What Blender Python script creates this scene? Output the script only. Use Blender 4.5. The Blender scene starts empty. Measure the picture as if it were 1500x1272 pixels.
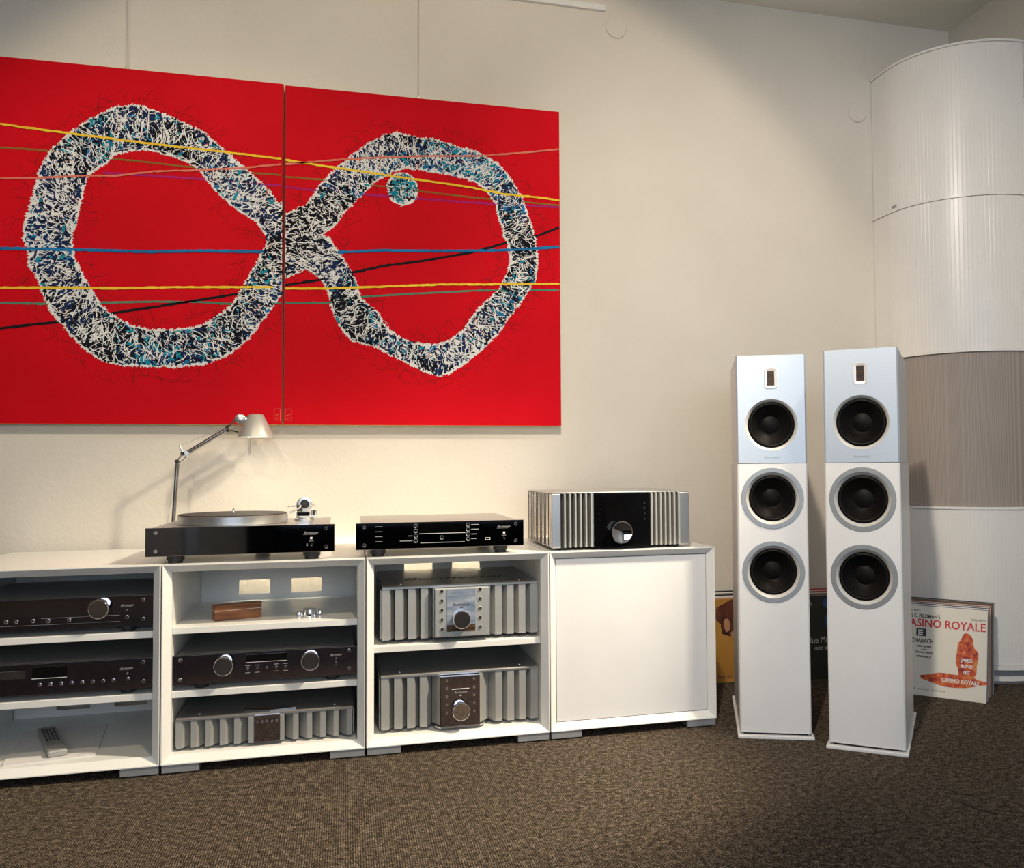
import bpy, bmesh, math, random
from mathutils import Vector, Matrix, noise
from mathutils.geometry import tessellate_polygon

random.seed(7)
PI = math.pi
SC = bpy.context.scene
COL = SC.collection

# ------------------------------------------------------------------ camera, light, exposure
cam_d = bpy.data.cameras.new('camera')
cam = bpy.data.objects.new('camera', cam_d); COL.objects.link(cam)
SC.camera = cam
F_PX = 1292.66
cam_d.sensor_fit = 'HORIZONTAL'; cam_d.sensor_width = 36.0
cam_d.lens = 36.0 * F_PX / 1500.0
cam_d.shift_x = -98.0 / 1500.0          # the photograph is cropped from its right side
cam_d.clip_start = 0.05
YAW, PITCH, ROLL = 0.257288, 0.0354714, -0.00758934
fwd = Vector((math.sin(YAW) * math.cos(PITCH), math.cos(YAW) * math.cos(PITCH), math.sin(PITCH)))
rgt = Vector((math.cos(YAW), -math.sin(YAW), 0)); upv = rgt.cross(fwd)
r2 = rgt * math.cos(ROLL) + upv * math.sin(ROLL); u2 = -rgt * math.sin(ROLL) + upv * math.cos(ROLL)
M = Matrix((r2, u2, -fwd)).transposed().to_4x4()
M.translation = Vector((0.48463, -2.61733, 0.82777))
cam.matrix_world = M

world = bpy.data.worlds.new('sky'); SC.world = world; world.use_nodes = True
bg = world.node_tree.nodes['Background']
bg.inputs['Color'].default_value = (0.62, 0.78, 1.0, 1); bg.inputs['Strength'].default_value = 1.0

SC.view_settings.view_transform = 'Standard'; SC.view_settings.look = 'None'
SC.view_settings.gamma = 1.0; SC.view_settings.use_curve_mapping = False
SC.view_settings.exposure = 0.55

def spot(name, loc, target, watts, angle, blend, color, size=0.04):
    d = bpy.data.lights.new(name, 'SPOT'); d.energy = watts; d.spot_size = math.radians(angle); d.spot_blend = blend
    d.color = color; d.shadow_soft_size = size
    o = bpy.data.objects.new(name, d); COL.objects.link(o); o.location = loc
    o.rotation_euler = (Vector(target) - Vector(loc)).to_track_quat('-Z', 'Y').to_euler()
    return o
WARM = (1.0, 0.83, 0.60)
NEUT = (1.0, 0.90, 0.78)
# ceiling spots of the shop, about 2.1 m out from the wall; the last one is added
spot('ceiling_spot', (-0.35, -1.75, 2.60), (-0.10, 0.55, 1.35), 50, 54, 0.95, (1.0, 0.87, 0.68))
spot('ceiling_spot', (0.75, -1.75, 2.60), (0.80, 0.55, 1.15), 50, 78, 0.2, (1.0, 0.82, 0.56))
spot('ceiling_spot', (2.25, -1.00, 2.60), (0.45, -0.05, 0.10), 380, 46, 0.7, (1.0, 0.85, 0.63), 0.12)
spot('ceiling_spot', (0.65, -1.90, 2.60), (2.30, 0.40, 1.00), 112, 70, 0.9, NEUT)
spot('ceiling_spot', (-1.1, -3.0, 2.60), (-1.2, -3.9, 0.40), 70, 60, 0.8, NEUT)  # unseen lamp, added to brighten the mirrored sideboard and fill the room
# daylight from the shop window behind the camera
def area(name, loc, rot, sx, sy, watts, color):
    d = bpy.data.lights.new(name, 'AREA'); d.shape = 'RECTANGLE'; d.size = sx; d.size_y = sy; d.energy = watts; d.color = color
    o = bpy.data.objects.new(name, d); COL.objects.link(o); o.location = loc; o.rotation_euler = rot
    return o
area('window_daylight', (0.6, -5.16, 1.55), (PI / 2, 0, 0), 3.5, 1.4, 33, (0.76, 0.88, 1.0))

# ------------------------------------------------------------------ helpers
ORG = {}
FONTS = []
class MB:
    def __init__(s): s.v = []; s.f = []
    def add(s, vs, fs):
        n = len(s.v); s.v += [tuple(p) for p in vs]; s.f += [tuple(i + n for i in q) for q in fs]; return s
    def box(s, x0, x1, y0, y1, z0, z1):
        return s.add([(x0, y0, z0), (x1, y0, z0), (x1, y1, z0), (x0, y1, z0), (x0, y0, z1), (x1, y0, z1), (x1, y1, z1), (x0, y1, z1)],
                     [(0, 3, 2, 1), (4, 5, 6, 7), (0, 1, 5, 4), (1, 2, 6, 5), (2, 3, 7, 6), (3, 0, 4, 7)])
    def prism(s, poly, a0, a1, axis='z'):
        n = len(poly); m = {'z': lambda p, a: (p[0], p[1], a), 'y': lambda p, a: (p[0], a, p[1]), 'x': lambda p, a: (a, p[0], p[1])}[axis]
        vs = [m(p, a0) for p in poly] + [m(p, a1) for p in poly]
        fs = [tuple(range(n))[::-1], tuple(range(n, 2 * n))] + [(i, (i + 1) % n, n + (i + 1) % n, n + i) for i in range(n)]
        return s.add(vs, fs)
    def lathe(s, prof, c, axis='y', seg=40, sgn=1, cap0=True, cap1=True):
        # prof: (radius, position along axis)
        vs = []; fs = []; n = len(prof)
        for r, a in prof:
            for k in range(seg):
                t = 2 * PI * k / seg; u, w = r * math.cos(t), r * math.sin(t); a_ = a * sgn
                p = {'y': (u, a_, w), 'z': (u, w, a_), 'x': (a_, u, w)}[axis]
                vs.append((c[0] + p[0], c[1] + p[1], c[2] + p[2]))
        for i in range(n - 1):
            for k in range(seg):
                k2 = (k + 1) % seg; fs.append((i * seg + k, i * seg + k2, (i + 1) * seg + k2, (i + 1) * seg + k))
        if cap0 and prof[0][0] > 1e-6: fs.append(tuple(range(seg))[::-1])
        if cap1 and prof[-1][0] > 1e-6: fs.append(tuple(range((n - 1) * seg, n * seg)))
        return s.add(vs, fs)
    def tube(s, pts, r, seg=10):
        pts = [Vector(p) for p in pts]; n = len(pts); rr = r if isinstance(r, (list, tuple)) else [r] * n
        vs = []; fs = []; up = None
        for i, p in enumerate(pts):
            t = (pts[min(i + 1, n - 1)] - pts[max(i - 1, 0)]).normalized()
            if up is None:
                up = Vector((0, 0, 1)) if abs(t.z) < 0.9 else Vector((0, 1, 0))
            a = t.cross(up).normalized(); b = t.cross(a).normalized(); up = -b if True else up
            for k in range(seg):
                q = 2 * PI * k / seg; vs.append(p + a * (rr[i] * math.cos(q)) + b * (rr[i] * math.sin(q)))
        for i in range(n - 1):
            for k in range(seg):
                k2 = (k + 1) % seg; fs.append((i * seg + k, i * seg + k2, (i + 1) * seg + k2, (i + 1) * seg + k))
        fs.append(tuple(range(seg))[::-1]); fs.append(tuple(range((n - 1) * seg, n * seg)))
        return s.add(vs, fs)
    def build(s, name, mat, parent=None, bev=0.0, smooth=False, local=False, recalc=True, seg=2):
        o0 = Vector((0, 0, 0)) if (parent is None or local) else ORG.get(parent.name, Vector((0, 0, 0)))
        me = bpy.data.meshes.new(name)
        me.from_pydata([(x - o0.x, y - o0.y, z - o0.z) for x, y, z in s.v], [], s.f)
        if recalc or bev:
            bm = bmesh.new(); bm.from_mesh(me)
            if recalc: bmesh.ops.recalc_face_normals(bm, faces=bm.faces)
            if bev:
                es = [e for e in bm.edges if len(e.link_faces) == 2 and e.calc_face_angle(0) > 0.5]
                bmesh.ops.bevel(bm, geom=es, offset=bev, segments=seg, affect='EDGES', profile=0.5, clamp_overlap=True)
            bm.to_mesh(me); bm.free()
        if smooth:
            for pl in me.polygons: pl.use_smooth = True
            me.set_sharp_from_angle(angle=math.radians(35))
        if isinstance(mat, (list, tuple)):
            for m in mat: me.materials.append(m)
        else: me.materials.append(mat)
        o = bpy.data.objects.new(name, me); COL.objects.link(o)
        if parent is not None: o.parent = parent; ORG[o.name] = o0 if not local else Vector((0, 0, 0))
        return o
def rep(o, d, parent=None):
    c = o.copy(); COL.objects.link(c); c.location = Vector(o.location) + Vector(d)
    if parent is not None: c.parent = parent
    return c
def tag(o, label=None, cat=None, group=None, kind=None):
    if label: o['label'] = label
    if cat: o['category'] = cat
    if group: o['group'] = group
    if kind: o['kind'] = kind
    return o
def thing(name, loc, label, cat, group=None, rz=0.0, rx=0.0):
    o = bpy.data.objects.new(name, None); COL.objects.link(o); o.empty_display_size = 0.05
    o.location = loc; o.rotation_euler = (rx, 0, rz); ORG[o.name] = Vector(loc)
    return tag(o, label, cat, group)
def text(name, s, size, mat, parent, pos, rot=(PI / 2, 0, 0), shear=0.0, align='CENTER', local=False, sx=1.0, bold=0.0, ext=0.0001):
    c = bpy.data.curves.new(name, 'FONT'); c.body = s; c.size = size; c.shear = shear; c.align_x = align; c.align_y = 'CENTER'
    c.extrude = ext; c.offset = bold; c.resolution_u = 3; c.materials.append(mat)
    o = bpy.data.objects.new(name, c); COL.objects.link(o); o.parent = parent
    o0 = Vector((0, 0, 0)) if local else ORG.get(parent.name, Vector((0, 0, 0)))
    o.location = Vector(pos) - o0; o.rotation_euler = rot; o.scale = (sx, 1, 1)
    FONTS.append(o)
    return o

def mat(name, col, rough=0.5, metal=0.0, spec=0.5, coat=0.0, emit=None, estr=0.0, trans=0.0, aniso=0.0):
    m = bpy.data.materials.new(name); m.use_nodes = True
    b = m.node_tree.nodes['Principled BSDF']
    b.inputs['Base Color'].default_value = (*col, 1); b.inputs['Roughness'].default_value = rough
    b.inputs['Metallic'].default_value = metal; b.inputs['Specular IOR Level'].default_value = spec
    b.inputs['Coat Weight'].default_value = coat; b.inputs['Coat Roughness'].default_value = 0.08
    b.inputs['Transmission Weight'].default_value = trans
    b.inputs['Anisotropic'].default_value = aniso
    if emit: b.inputs['Emission Color'].default_value = (*emit, 1); b.inputs['Emission Strength'].default_value = estr
    return m
def nd(m, t, **kw):
    n = m.node_tree.nodes.new(t)
    for k, v in kw.items(): setattr(n, k, v)
    return n
def lk(m, a, b): m.node_tree.links.new(a, b)
def bsdf(m): return m.node_tree.nodes['Principled BSDF']
def vary(m, c0, c1, scale=8.0, detail=4.0, lo=0.35, hi=0.65, stretch=None, bump=0.0, bscale=None, bdist=0.002):
    tc = nd(m, 'ShaderNodeTexCoord'); src = tc.outputs['Object']
    if stretch:
        mp = nd(m, 'ShaderNodeMapping'); mp.inputs['Scale'].default_value = stretch; lk(m, src, mp.inputs[0]); src = mp.outputs[0]
    n = nd(m, 'ShaderNodeTexNoise'); n.inputs['Scale'].default_value = scale; n.inputs['Detail'].default_value = detail; lk(m, src, n.inputs['Vector'])
    r = nd(m, 'ShaderNodeValToRGB'); r.color_ramp.elements[0].position = lo; r.color_ramp.elements[1].position = hi
    r.color_ramp.elements[0].color = (*c0, 1); r.color_ramp.elements[1].color = (*c1, 1)
    lk(m, n.outputs['Fac'], r.inputs[0]); lk(m, r.outputs[0], bsdf(m).inputs['Base Color'])
    if bump:
        b2 = n
        if bscale:
            b2 = nd(m, 'ShaderNodeTexNoise'); b2.inputs['Scale'].default_value = bscale; b2.inputs['Detail'].default_value = 3; lk(m, src, b2.inputs['Vector'])
        bp = nd(m, 'ShaderNodeBump'); bp.inputs['Strength'].default_value = bump; bp.inputs['Distance'].default_value = bdist
        lk(m, b2.outputs['Fac'], bp.inputs['Height']); lk(m, bp.outputs[0], bsdf(m).inputs['Normal'])
    return m

WALL = vary(mat('plaster', (.70, .65, .575), .85), (.68, .63, .555), (.72, .67, .595), 3.0, 3, bump=.35, bscale=55, bdist=.004)
CEIL = vary(mat('ceiling_paint', (.80, .77, .68), .9), (.79, .76, .67), (.81, .78, .69), 4)
WHITE = vary(mat('white_lacquer', (.80, .80, .78), .32), (.79, .79, .77), (.82, .82, .80), 12)
DOORW = vary(mat('door_lacquer', (.74, .74, .75), .45), (.73, .73, .74), (.75, .75, .76), 10)
PAINTW = vary(mat('white_paint', (.80, .79, .77), .6), (.79, .78, .76), (.81, .80, .78), 12)
SPKW = vary(mat('speaker_white', (.80, .80, .81), .38), (.79, .79, .80), (.81, .81, .82), 14)
ALU = vary(mat('brushed_aluminium', (.6, .6, .6), .36, 1.0), (.55, .55, .55), (.62, .62, .61), 60, 3, stretch=(1, 30, 30))
ALUV = vary(mat('satin_aluminium', (.42, .42, .41), .42, .45), (.40, .40, .39), (.45, .45, .43), 50, 3, stretch=(30, 30, 1))
BAFF = vary(mat('baffle_aluminium', (.55, .62, .72), .5, .5), (.52, .60, .70), (.58, .65, .75), 40, 3, stretch=(1, 1, 40))
CHROME = vary(mat('chrome', (.82, .81, .82), .04, 1.0), (.80, .79, .80), (.84, .83, .84), 20)
DCHROME = vary(mat('dark_chrome', (.16, .16, .17), .04, 1.0), (.15, .15, .16), (.17, .17, .18), 20)
GLASSB = vary(mat('black_glass', (.004, .004, .005), .04, 0.0, .15), (.0015, .0015, .002), (.0025, .0025, .003), 20)
BLACK = vary(mat('matt_black', (.012, .012, .012), .6), (.010, .010, .010), (.015, .015, .015), 30)
RUBBER = vary(mat('black_rubber', (.02, .02, .022), .5), (.015, .015, .017), (.024, .024, .026), 40)
PANEL = vary(mat('mirror_panel', (.36, .34, .40), .05, 1.0), (.34, .32, .38), (.38, .36, .42), 20)
DRUB = vary(mat('driver_rubber', (.006, .006, .006), .5, 0, .15), (.005, .005, .005), (.008, .008, .008), 30)
DARKIN = vary(mat('dark_steel', (.05, .05, .05), .5, .5), (.045, .045, .045), (.055, .055, .055), 20)
CONE = vary(mat('speaker_cone', (.006, .005, .005), .5, 0, .12), (.004, .0035, .0035), (.007, .006, .006), 60, bump=.05)
RING = vary(mat('grey_ring', (.36, .38, .40), .45, .55), (.35, .37, .39), (.38, .40, .42), 40)
RINGW = vary(mat('pale_ring', (.72, .71, .69), .4, .2), (.71, .70, .68), (.73, .72, .70), 40)
FOOTG = vary(mat('grey_plinth', (.30, .31, .33), .45, .3), (.29, .30, .32), (.32, .33, .35), 30)
INKW = mat('white_print', (.75, .75, .75), .5); vary(INKW, (.72, .72, .72), (.78, .78, .78), 30)
INKG = vary(mat('grey_print', (.35, .35, .36), .5), (.33, .33, .34), (.37, .37, .38), 30)
INKB = vary(mat('black_print', (.02, .02, .02), .5), (.018, .018, .018), (.024, .024, .024), 30)
INKR = vary(mat('red_print', (.55, .02, .03), .5), (.52, .018, .028), (.58, .022, .035), 30)
GOLD = vary(mat('canvas_edge', (.50, .36, .08), .7), (.46, .33, .07), (.54, .39, .09), 30)

# ------------------------------------------------------------------ room
XL, XR, YB, YF, ZC = -3.4, 2.995, 0.6, -5.2, 2.688
CARPET = mat('carpet', (.1, .08, .06), .95, 0, .1)
def carpet_nodes(m):
    tc = nd(m, 'ShaderNodeTexCoord')
    n1 = nd(m, 'ShaderNodeTexNoise'); n1.inputs['Scale'].default_value = 260; n1.inputs['Detail'].default_value = 3; lk(m, tc.outputs['Object'], n1.inputs['Vector'])
    n2 = nd(m, 'ShaderNodeTexNoise'); n2.inputs['Scale'].default_value = 60; n2.inputs['Detail'].default_value = 6; n2.inputs['Roughness'].default_value = .7; lk(m, tc.outputs['Object'], n2.inputs['Vector'])
    mx = nd(m, 'ShaderNodeMath', operation='ADD'); s1 = nd(m, 'ShaderNodeMath', operation='MULTIPLY'); s1.inputs[1].default_value = .55
    s2 = nd(m, 'ShaderNodeMath', operation='MULTIPLY'); s2.inputs[1].default_value = .45
    lk(m, n1.outputs['Fac'], s1.inputs[0]); lk(m, n2.outputs['Fac'], s2.inputs[0]); lk(m, s1.outputs[0], mx.inputs[0]); lk(m, s2.outputs[0], mx.inputs[1])
    r = nd(m, 'ShaderNodeValToRGB'); e = r.color_ramp.elements
    e[0].position = .40; e[0].color = (.022, .015, .010, 1); e[1].position = .62; e[1].color = (.33, .265, .20, 1)
    x = e.new(.5); x.color = (.105, .080, .060, 1)
    lk(m, mx.outputs[0], r.inputs[0]); lk(m, r.outputs[0], bsdf(m).inputs['Base Color'])
    w1 = nd(m, 'ShaderNodeTexWave', wave_type='BANDS', bands_direction='X'); w1.inputs['Scale'].default_value = 60; w1.inputs['Distortion'].default_value = 1.5; w1.inputs['Detail Scale'].default_value = 3
    w2 = nd(m, 'ShaderNodeTexWave', wave_type='BANDS', bands_direction='Y'); w2.inputs['Scale'].default_value = 60; w2.inputs['Distortion'].default_value = 1.5; w2.inputs['Detail Scale'].default_value = 3
    lk(m, tc.outputs['Object'], w1.inputs['Vector']); lk(m, tc.outputs['Object'], w2.inputs['Vector'])
    mu = nd(m, 'ShaderNodeMath', operation='MULTIPLY'); lk(m, w1.outputs['Fac'], mu.inputs[0]); lk(m, w2.outputs['Fac'], mu.inputs[1])
    ad = nd(m, 'ShaderNodeMath', operation='ADD'); lk(m, mu.outputs[0], ad.inputs[0]); lk(m, n1.outputs['Fac'], ad.inputs[1])
    b = nd(m, 'ShaderNodeBump'); b.inputs['Strength'].default_value = .9; b.inputs['Distance'].default_value = .006
    lk(m, ad.outputs[0], b.inputs['Height']); lk(m, b.outputs[0], bsdf(m).inputs['Normal'])
carpet_nodes(CARPET)
tag(MB().box(XL - .1, XR + .1, YF - .1, YB + .1, -.1, 0).build('floor', CARPET), 'brown woven carpet covering the shop floor', 'floor', kind='structure')
tag(MB().box(XL - .1, XR + .1, YF - .1, YB + .1, ZC, ZC + .1).build('ceiling', CEIL), 'plain cream ceiling', 'ceiling', kind='structure')
tag(MB().box(XL, XR + .1, YB, YB + .1, 0, ZC).build('wall_back', WALL), 'cream plaster wall behind the red paintings', 'wall', kind='structure')
tag(MB().box(XR, XR + .1, YF, YB, 0, ZC).build('wall_right', WALL), 'plaster side wall behind the curved white cabinet', 'wall', kind='structure')
tag(MB().box(XL - .1, XL, YF, YB + .1, 0, ZC).build('wall_left', WALL), 'plaster side wall outside the picture', 'wall', kind='structure')
wx0, wx1, wz0, wz1 = -1.2, 2.4, .82, 2.28
wf = MB().box(XL - .1, wx0, YF - .1, YF, 0, ZC).box(wx1, XR + .1, YF - .1, YF, 0, ZC).box(wx0, wx1, YF - .1, YF, 0, wz0).box(wx0, wx1, YF - .1, YF, wz1, ZC)
tag(wf.build('wall_front', WALL), 'wall with the shop window opposite the paintings', 'wall', kind='structure')
win = bpy.data.objects.new('window_1', None); COL.objects.link(win); win.location = ((wx0 + wx1) / 2, YF, wz0); ORG[win.name] = Vector(win.location)
tag(win, 'shop window opposite the paintings', 'window', kind='structure')
fr = MB().box(wx0, wx1, YF - .08, YF - .02, wz0, wz0 + .05).box(wx0, wx1, YF - .08, YF - .02, wz1 - .05, wz1)
fr.box(wx0, wx0 + .05, YF - .08, YF - .02, wz0, wz1).box(wx1 - .05, wx1, YF - .08, YF - .02, wz0, wz1).box(.57, .63, YF - .08, YF - .02, wz0, wz1)
fr.build('window_frame', PAINTW, win)

# picture rail, wires, blind cover plates
tag(MB().box(-2.6, 1.4465, .584, .6, 2.580, 2.602).build('picture_rail', PAINTW, bev=.002), 'white picture rail high on the plaster wall', 'rail')
WIRE = vary(mat('wire', (.5, .48, .44), .4, .6), (.45, .43, .40), (.55, .53, .48), 30)
for x, zt, lab in ((-.229, 2.1565, 'thin wire holding the canvas with the larger ring'), (.735, 2.1535, 'thin wire holding the canvas with the small blue dot')):
    w = thing('picture_wire', (x, .577, zt), lab, 'wire', 'picture wires')
    MB().tube([(x, .578, zt + .001), (x, .578, 2.595)], .0011, 6).build('strand', WIRE, w)
    MB().box(x - .005, x + .005, .570, .584, zt, zt + .014).build('hook', WIRE, w, bev=.001)
    MB().box(x - .004, x + .004, .574, .5835, 2.573, 2.598).build('rail_clip', WIRE, w, bev=.001)
for x, z, lab in ((1.492, 2.524, 'round white cover plate near the end of the rail'), (2.541, 2.291, 'round white cover plate beside the curved cabinet')):
    tag(MB().lathe([(.042, 0), (.042, .004), (.040, .006), (0, .006)], (x, .5995, z), 'y', 40, -1).build('cover_plate', WALL, smooth=True), lab, 'cover plate', 'wall cover plates')

# ------------------------------------------------------------------ curved tambour cabinet in the corner
TC, TR = (2.960, .500), .350
TAMB = vary(mat('tambour_white', (.80, .78, .75), .33), (.79, .77, .74), (.81, .79, .76), 10)
MESHG = mat('perforated_grey', (.30, .26, .23), .6)
def meshg(m):
    tc = nd(m, 'ShaderNodeTexCoord')
    v = nd(m, 'ShaderNodeTexVoronoi'); v.inputs['Scale'].default_value = 380; v.inputs['Randomness'].default_value = 0; lk(m, tc.outputs['Object'], v.inputs['Vector'])
    r = nd(m, 'ShaderNodeValToRGB'); r.color_ramp.elements[0].position = .25; r.color_ramp.elements[1].position = .45
    r.color_ramp.elements[0].color = (.16, .135, .12, 1); r.color_ramp.elements[1].color = (.37, .32, .285, 1)
    lk(m, v.outputs['Distance'], r.inputs[0]); lk(m, r.outputs[0], bsdf(m).inputs['Base Color'])
meshg(MESHG)
tw = thing('tambour_cabinet', (2.80, .35, 0), 'tall curved white corner cabinet with a grey perforated panel', 'cabinet')
def arc_pts(r, n, a0=PI, a1=1.5 * PI):
    return [(TC[0] - r, .597)] + [(TC[0] + r * math.cos(a0 + (a1 - a0) * k / n), TC[1] + r * math.sin(a0 + (a1 - a0) * k / n)) for k in range(n + 1)] + [(2.972, TC[1] - r)]
def arc_shell(r, th, z0, z1, n=48, ribs=False):
    mb = MB(); out = []
    if ribs:
        nr = 36; out.append((TC[0] - r, .597))
        for k in range(nr):
            t0 = k / nr
            for f, dr in ((0.0, -.0006), (.10, 0), (.90, 0)):
                a = PI + (t0 + f / nr) * PI / 2; out.append((TC[0] + (r + dr) * math.cos(a), TC[1] + (r + dr) * math.sin(a)))
        a = 1.5 * PI; out += [(TC[0], TC[1] - r), (2.972, TC[1] - r)]
    else: out = arc_pts(r, n)
    inn = arc_pts(r - th, n)
    N = len(out); K = len(inn)
    vs = [(x, y, z0) for x, y in out] + [(x, y, z1) for x, y in out] + [(x, y, z0) for x, y in inn] + [(x, y, z1) for x, y in inn]
    fs = [(i, i + 1, N + i + 1, N + i) for i in range(N - 1)] + [(2 * N + i + 1, 2 * N + i, 2 * N + K + i, 2 * N + K + i + 1) for i in range(K - 1)]
    fs += [tuple(range(N, 2 * N)) + tuple(range(2 * N + K, 2 * N + 2 * K))[::-1], tuple(range(N))[::-1] + tuple(range(2 * N, 2 * N + K))]
    fs += [(0, N, 2 * N + K, 2 * N), (N - 1, 2 * N + K - 1, 2 * N + 2 * K - 1, 2 * N - 1)]
    mb.add(vs, fs); return mb
MB().prism(arc_pts(TR + .006, 48) + [(2.972, .597)], 2.426, 2.4345).build('top_panel', TAMB, tw)
for z0, z1, nm in ((1.849, 2.425, 'tambour_door'), (1.256, 1.836, 'tambour_door'), (.074, .650, 'tambour_door')):
    arc_shell(TR, .012, z0, z1, ribs=True).build(nm, TAMB, tw)
MB().add(*(lambda m: (m.v, m.f))(arc_shell(TR - .004, .008, .662, 1.244))).build('perforated_panel', MESHG, tw, smooth=True)
for z0, z1 in ((1.837, 1.848), (1.245, 1.255), (.651, .661), (.058, .073)):
    arc_shell(TR + .006, .02, z0, z1).build('edge_strip', TAMB, tw, smooth=True)
arc_shell(TR - .03, .02, 0, .0575).build('plinth', FOOTG, tw, smooth=True)
arc_shell(TR - .018, .012, .012, .03).build('plinth_strip', TAMB, tw, smooth=True)
MB().box(2.974, 2.992, .140, .160, .074, 2.425).build('end_stile', TAMB, tw, bev=.003)
MB().box(2.6085, 2.6098, .44, .47, 1.853, 1.862).build('maker_badge', INKG, tw)

# ------------------------------------------------------------------ cabinets
CB, CH, CW, CD = .026, .5390, .5365, .56
CT = .5587              # heights of the devices are given for a 0.5327 m tall cabinet and stretched to fit by fit()
KZ = CH / .5327
def fz(z): return CB + (z - CB) * KZ
CTW = CB + CH
PROF = [(0, 0), (.0025, 0), (.0215, .021), (.0215, CD), (0, CD)]      # (inward, depth): mitred, chamfered front
def panel_mesh(L):      # along s, mitred at both ends
    n = len(PROF); a = [(u, y, u) for u, y in PROF]; b = [(u, y, L - u) for u, y in PROF]
    return a + b, [tuple(range(n))[::-1], tuple(range(n, 2 * n))] + [(i, (i + 1) % n, n + (i + 1) % n, n + i) for i in range(n)]
def cabinet(X0, label, shelves, cut_z, door=False, feet=(True, True)):
    c = thing('shelf_cabinet', (X0 + CW / 2, CD / 2, 0), label, 'cabinet', 'white cabinet units along the wall')
    vs, fs = panel_mesh(CH)
    MB().add([(X0 + u, y, CB + s) for u, y, s in vs], fs).build('side_panel', WHITE, c)
    MB().add([(X0 + CW - u, y, CB + s) for u, y, s in vs], fs).build('side_panel', WHITE, c)
    vs, fs = panel_mesh(CW)
    MB().add([(X0 + s, y, CTW - u) for u, y, s in vs], fs).build('top_panel', WHITE, c)
    MB().add([(X0 + s, y, CB + u) for u, y, s in vs], fs).build('bottom_panel', WHITE, c)
    x0, x1, z0, z1 = X0 + .0217, X0 + CW - .0217, CB + .0217, CTW - .0217
    # back panel with two cable cut-outs
    bk = MB(); ya, yb = .526, .532
    if cut_z:
        ca, cb_ = (X0 + .139, X0 + .236), (X0 + .305, X0 + .402); za, zb = fz(cut_z[0]), fz(cut_z[1])
        bk.box(x0, x1, ya, yb, zb, z1).box(x0, x1, ya, yb, z0, za)
        bk.box(x0, ca[0], ya, yb, za, zb).box(ca[1], cb_[0], ya, yb, za, zb).box(cb_[1], x1, ya, yb, za, zb)
    else: bk.box(x0, x1, ya, yb, z0, z1)
    bk.build('back_panel', WHITE, c, recalc=True)
    for zt in shelves:
        MB().box(x0, x1, .03, .515, fz(zt) - .018, fz(zt)).build('shelf', WHITE, c, bev=.0012)
    if not door:
        for x in (x0 + .002, x1 - .005):
            MB().box(x, x + .003, .517, .5255, z0, z1).build('shelf_rail', WHITE, c)
    else:
        MB().box(x0 + .0015, x1 - .0015, .020, .038, z0 + .0015, z1 - .0015).build('door', DOORW, c, bev=.001)
    for i, xa in enumerate((X0 + .002, X0 + CW - .097)):
        for yy in (.003, .46):
            MB().box(xa, xa + .095, yy, yy + .08, .004, CB - .001).build('foot', FOOTG, c, bev=.001)
            MB().box(xa + .01, xa + .085, yy + .01, yy + .07, 0, .0045).build('foot_pad', RUBBER, c)
    MB().box(X0 + .03, X0 + CW - .03, .10, .12, .003, CB - .0005).build('plinth_rail', BLACK, c)
    return c
cabinet(-.54, 'white open cabinet cut by the picture edge, with remote control inside', (.379, .213), (.066, .096))
cabinet(0.0, 'white open cabinet below the turntable, holding the wooden box', (.385, .213), (.403, .449))
cabinet(.54, 'white open cabinet holding two finned amplifiers', (.302,), (.452, .497))
cabinet(1.08, 'white cabinet with a closed flat door', (), None, door=True)

# ------------------------------------------------------------------ hi-fi building blocks
def knob(parent, x, y, z, r, depth, name='knob'):
    k = MB().lathe([(r, 0), (r, depth - .004), (r * .97, depth - .001), (r * .93, depth), (r * .90, depth - .0006), (0, depth - .0006)], (x, y, z), 'y', 48, -1).build(name, CHROME, parent, smooth=True)
    return k
def screw(parent, x, y, z, r=.0052, m=None, name='screw'):
    s = MB().lathe([(r, 0), (r, .0015), (r * .8, .0028), (r * .45, .0028), (r * .4, .0012), (0, .0012)], (x, y, z), 'y', 16, -1).build(name, m or CHROME, parent, smooth=True)
    return s
def screws(parent, y, pts, r=.0052, name='screw', m=None):
    o = None
    for x, z in pts:
        if o is None: o = screw(parent, x, y, z, r, m, name); x_, z_ = x, z
        else: rep(o, (x - x_, 0, z - z_))
def foot(parent, x, y, z0, z1, r=.022, name='foot'):
    return MB().lathe([(r * .8, 0), (r * .82, (z1 - z0) * .3), (r, (z1 - z0) * .35), (r, z1 - z0), (0, z1 - z0)], (x, y, z0), 'z', 28).build(name, RUBBER, parent, smooth=True)
def arcs_text(parent, x, y, z, size, m, name='maker_name'):
    # maker's name in slanted lettering with a long stroke under it
    text(name, 'Burmester', size, m, parent, (x, y, z), shear=.45, sx=.95)
    MB().box(x - size * 2.2, x + size * 1.5, y - .0001, y + .0001, z - size * .52, z - size * .47).build('underline', m, parent)
def front_device(name, label, X0, X1, z0, z1, Y, zs, depth, pm, lidm=ALU, inset=.012, feet_x=None, cat='hi-fi unit', foot_r=.022):
    t = thing(name, ((X0 + X1) / 2, Y, zs), label, cat)
    p = MB().box(X0, X1, Y, Y + .010, z0, z1).build('front_panel', pm, t, bev=.0008)
    b = MB().box(X0 + inset, X1 - inset, Y + .0103, Y + depth, z0 + .004, z1 - .004).build('housing', lidm, t, bev=.001)
    MB().box(X0 + inset - .001, X1 - inset + .001, Y + .0103, Y + depth + .001, z1 - .0039, z1 - .0005).build('lid', lidm, t, bev=.0008)
    fx = feet_x or (X0 + .07, X1 - .07)
    for x in fx:
        for yy in (Y + .04, Y + depth - .04): foot(t, x, yy, zs, z0 + .0038, foot_r)
    return t, p

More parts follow.
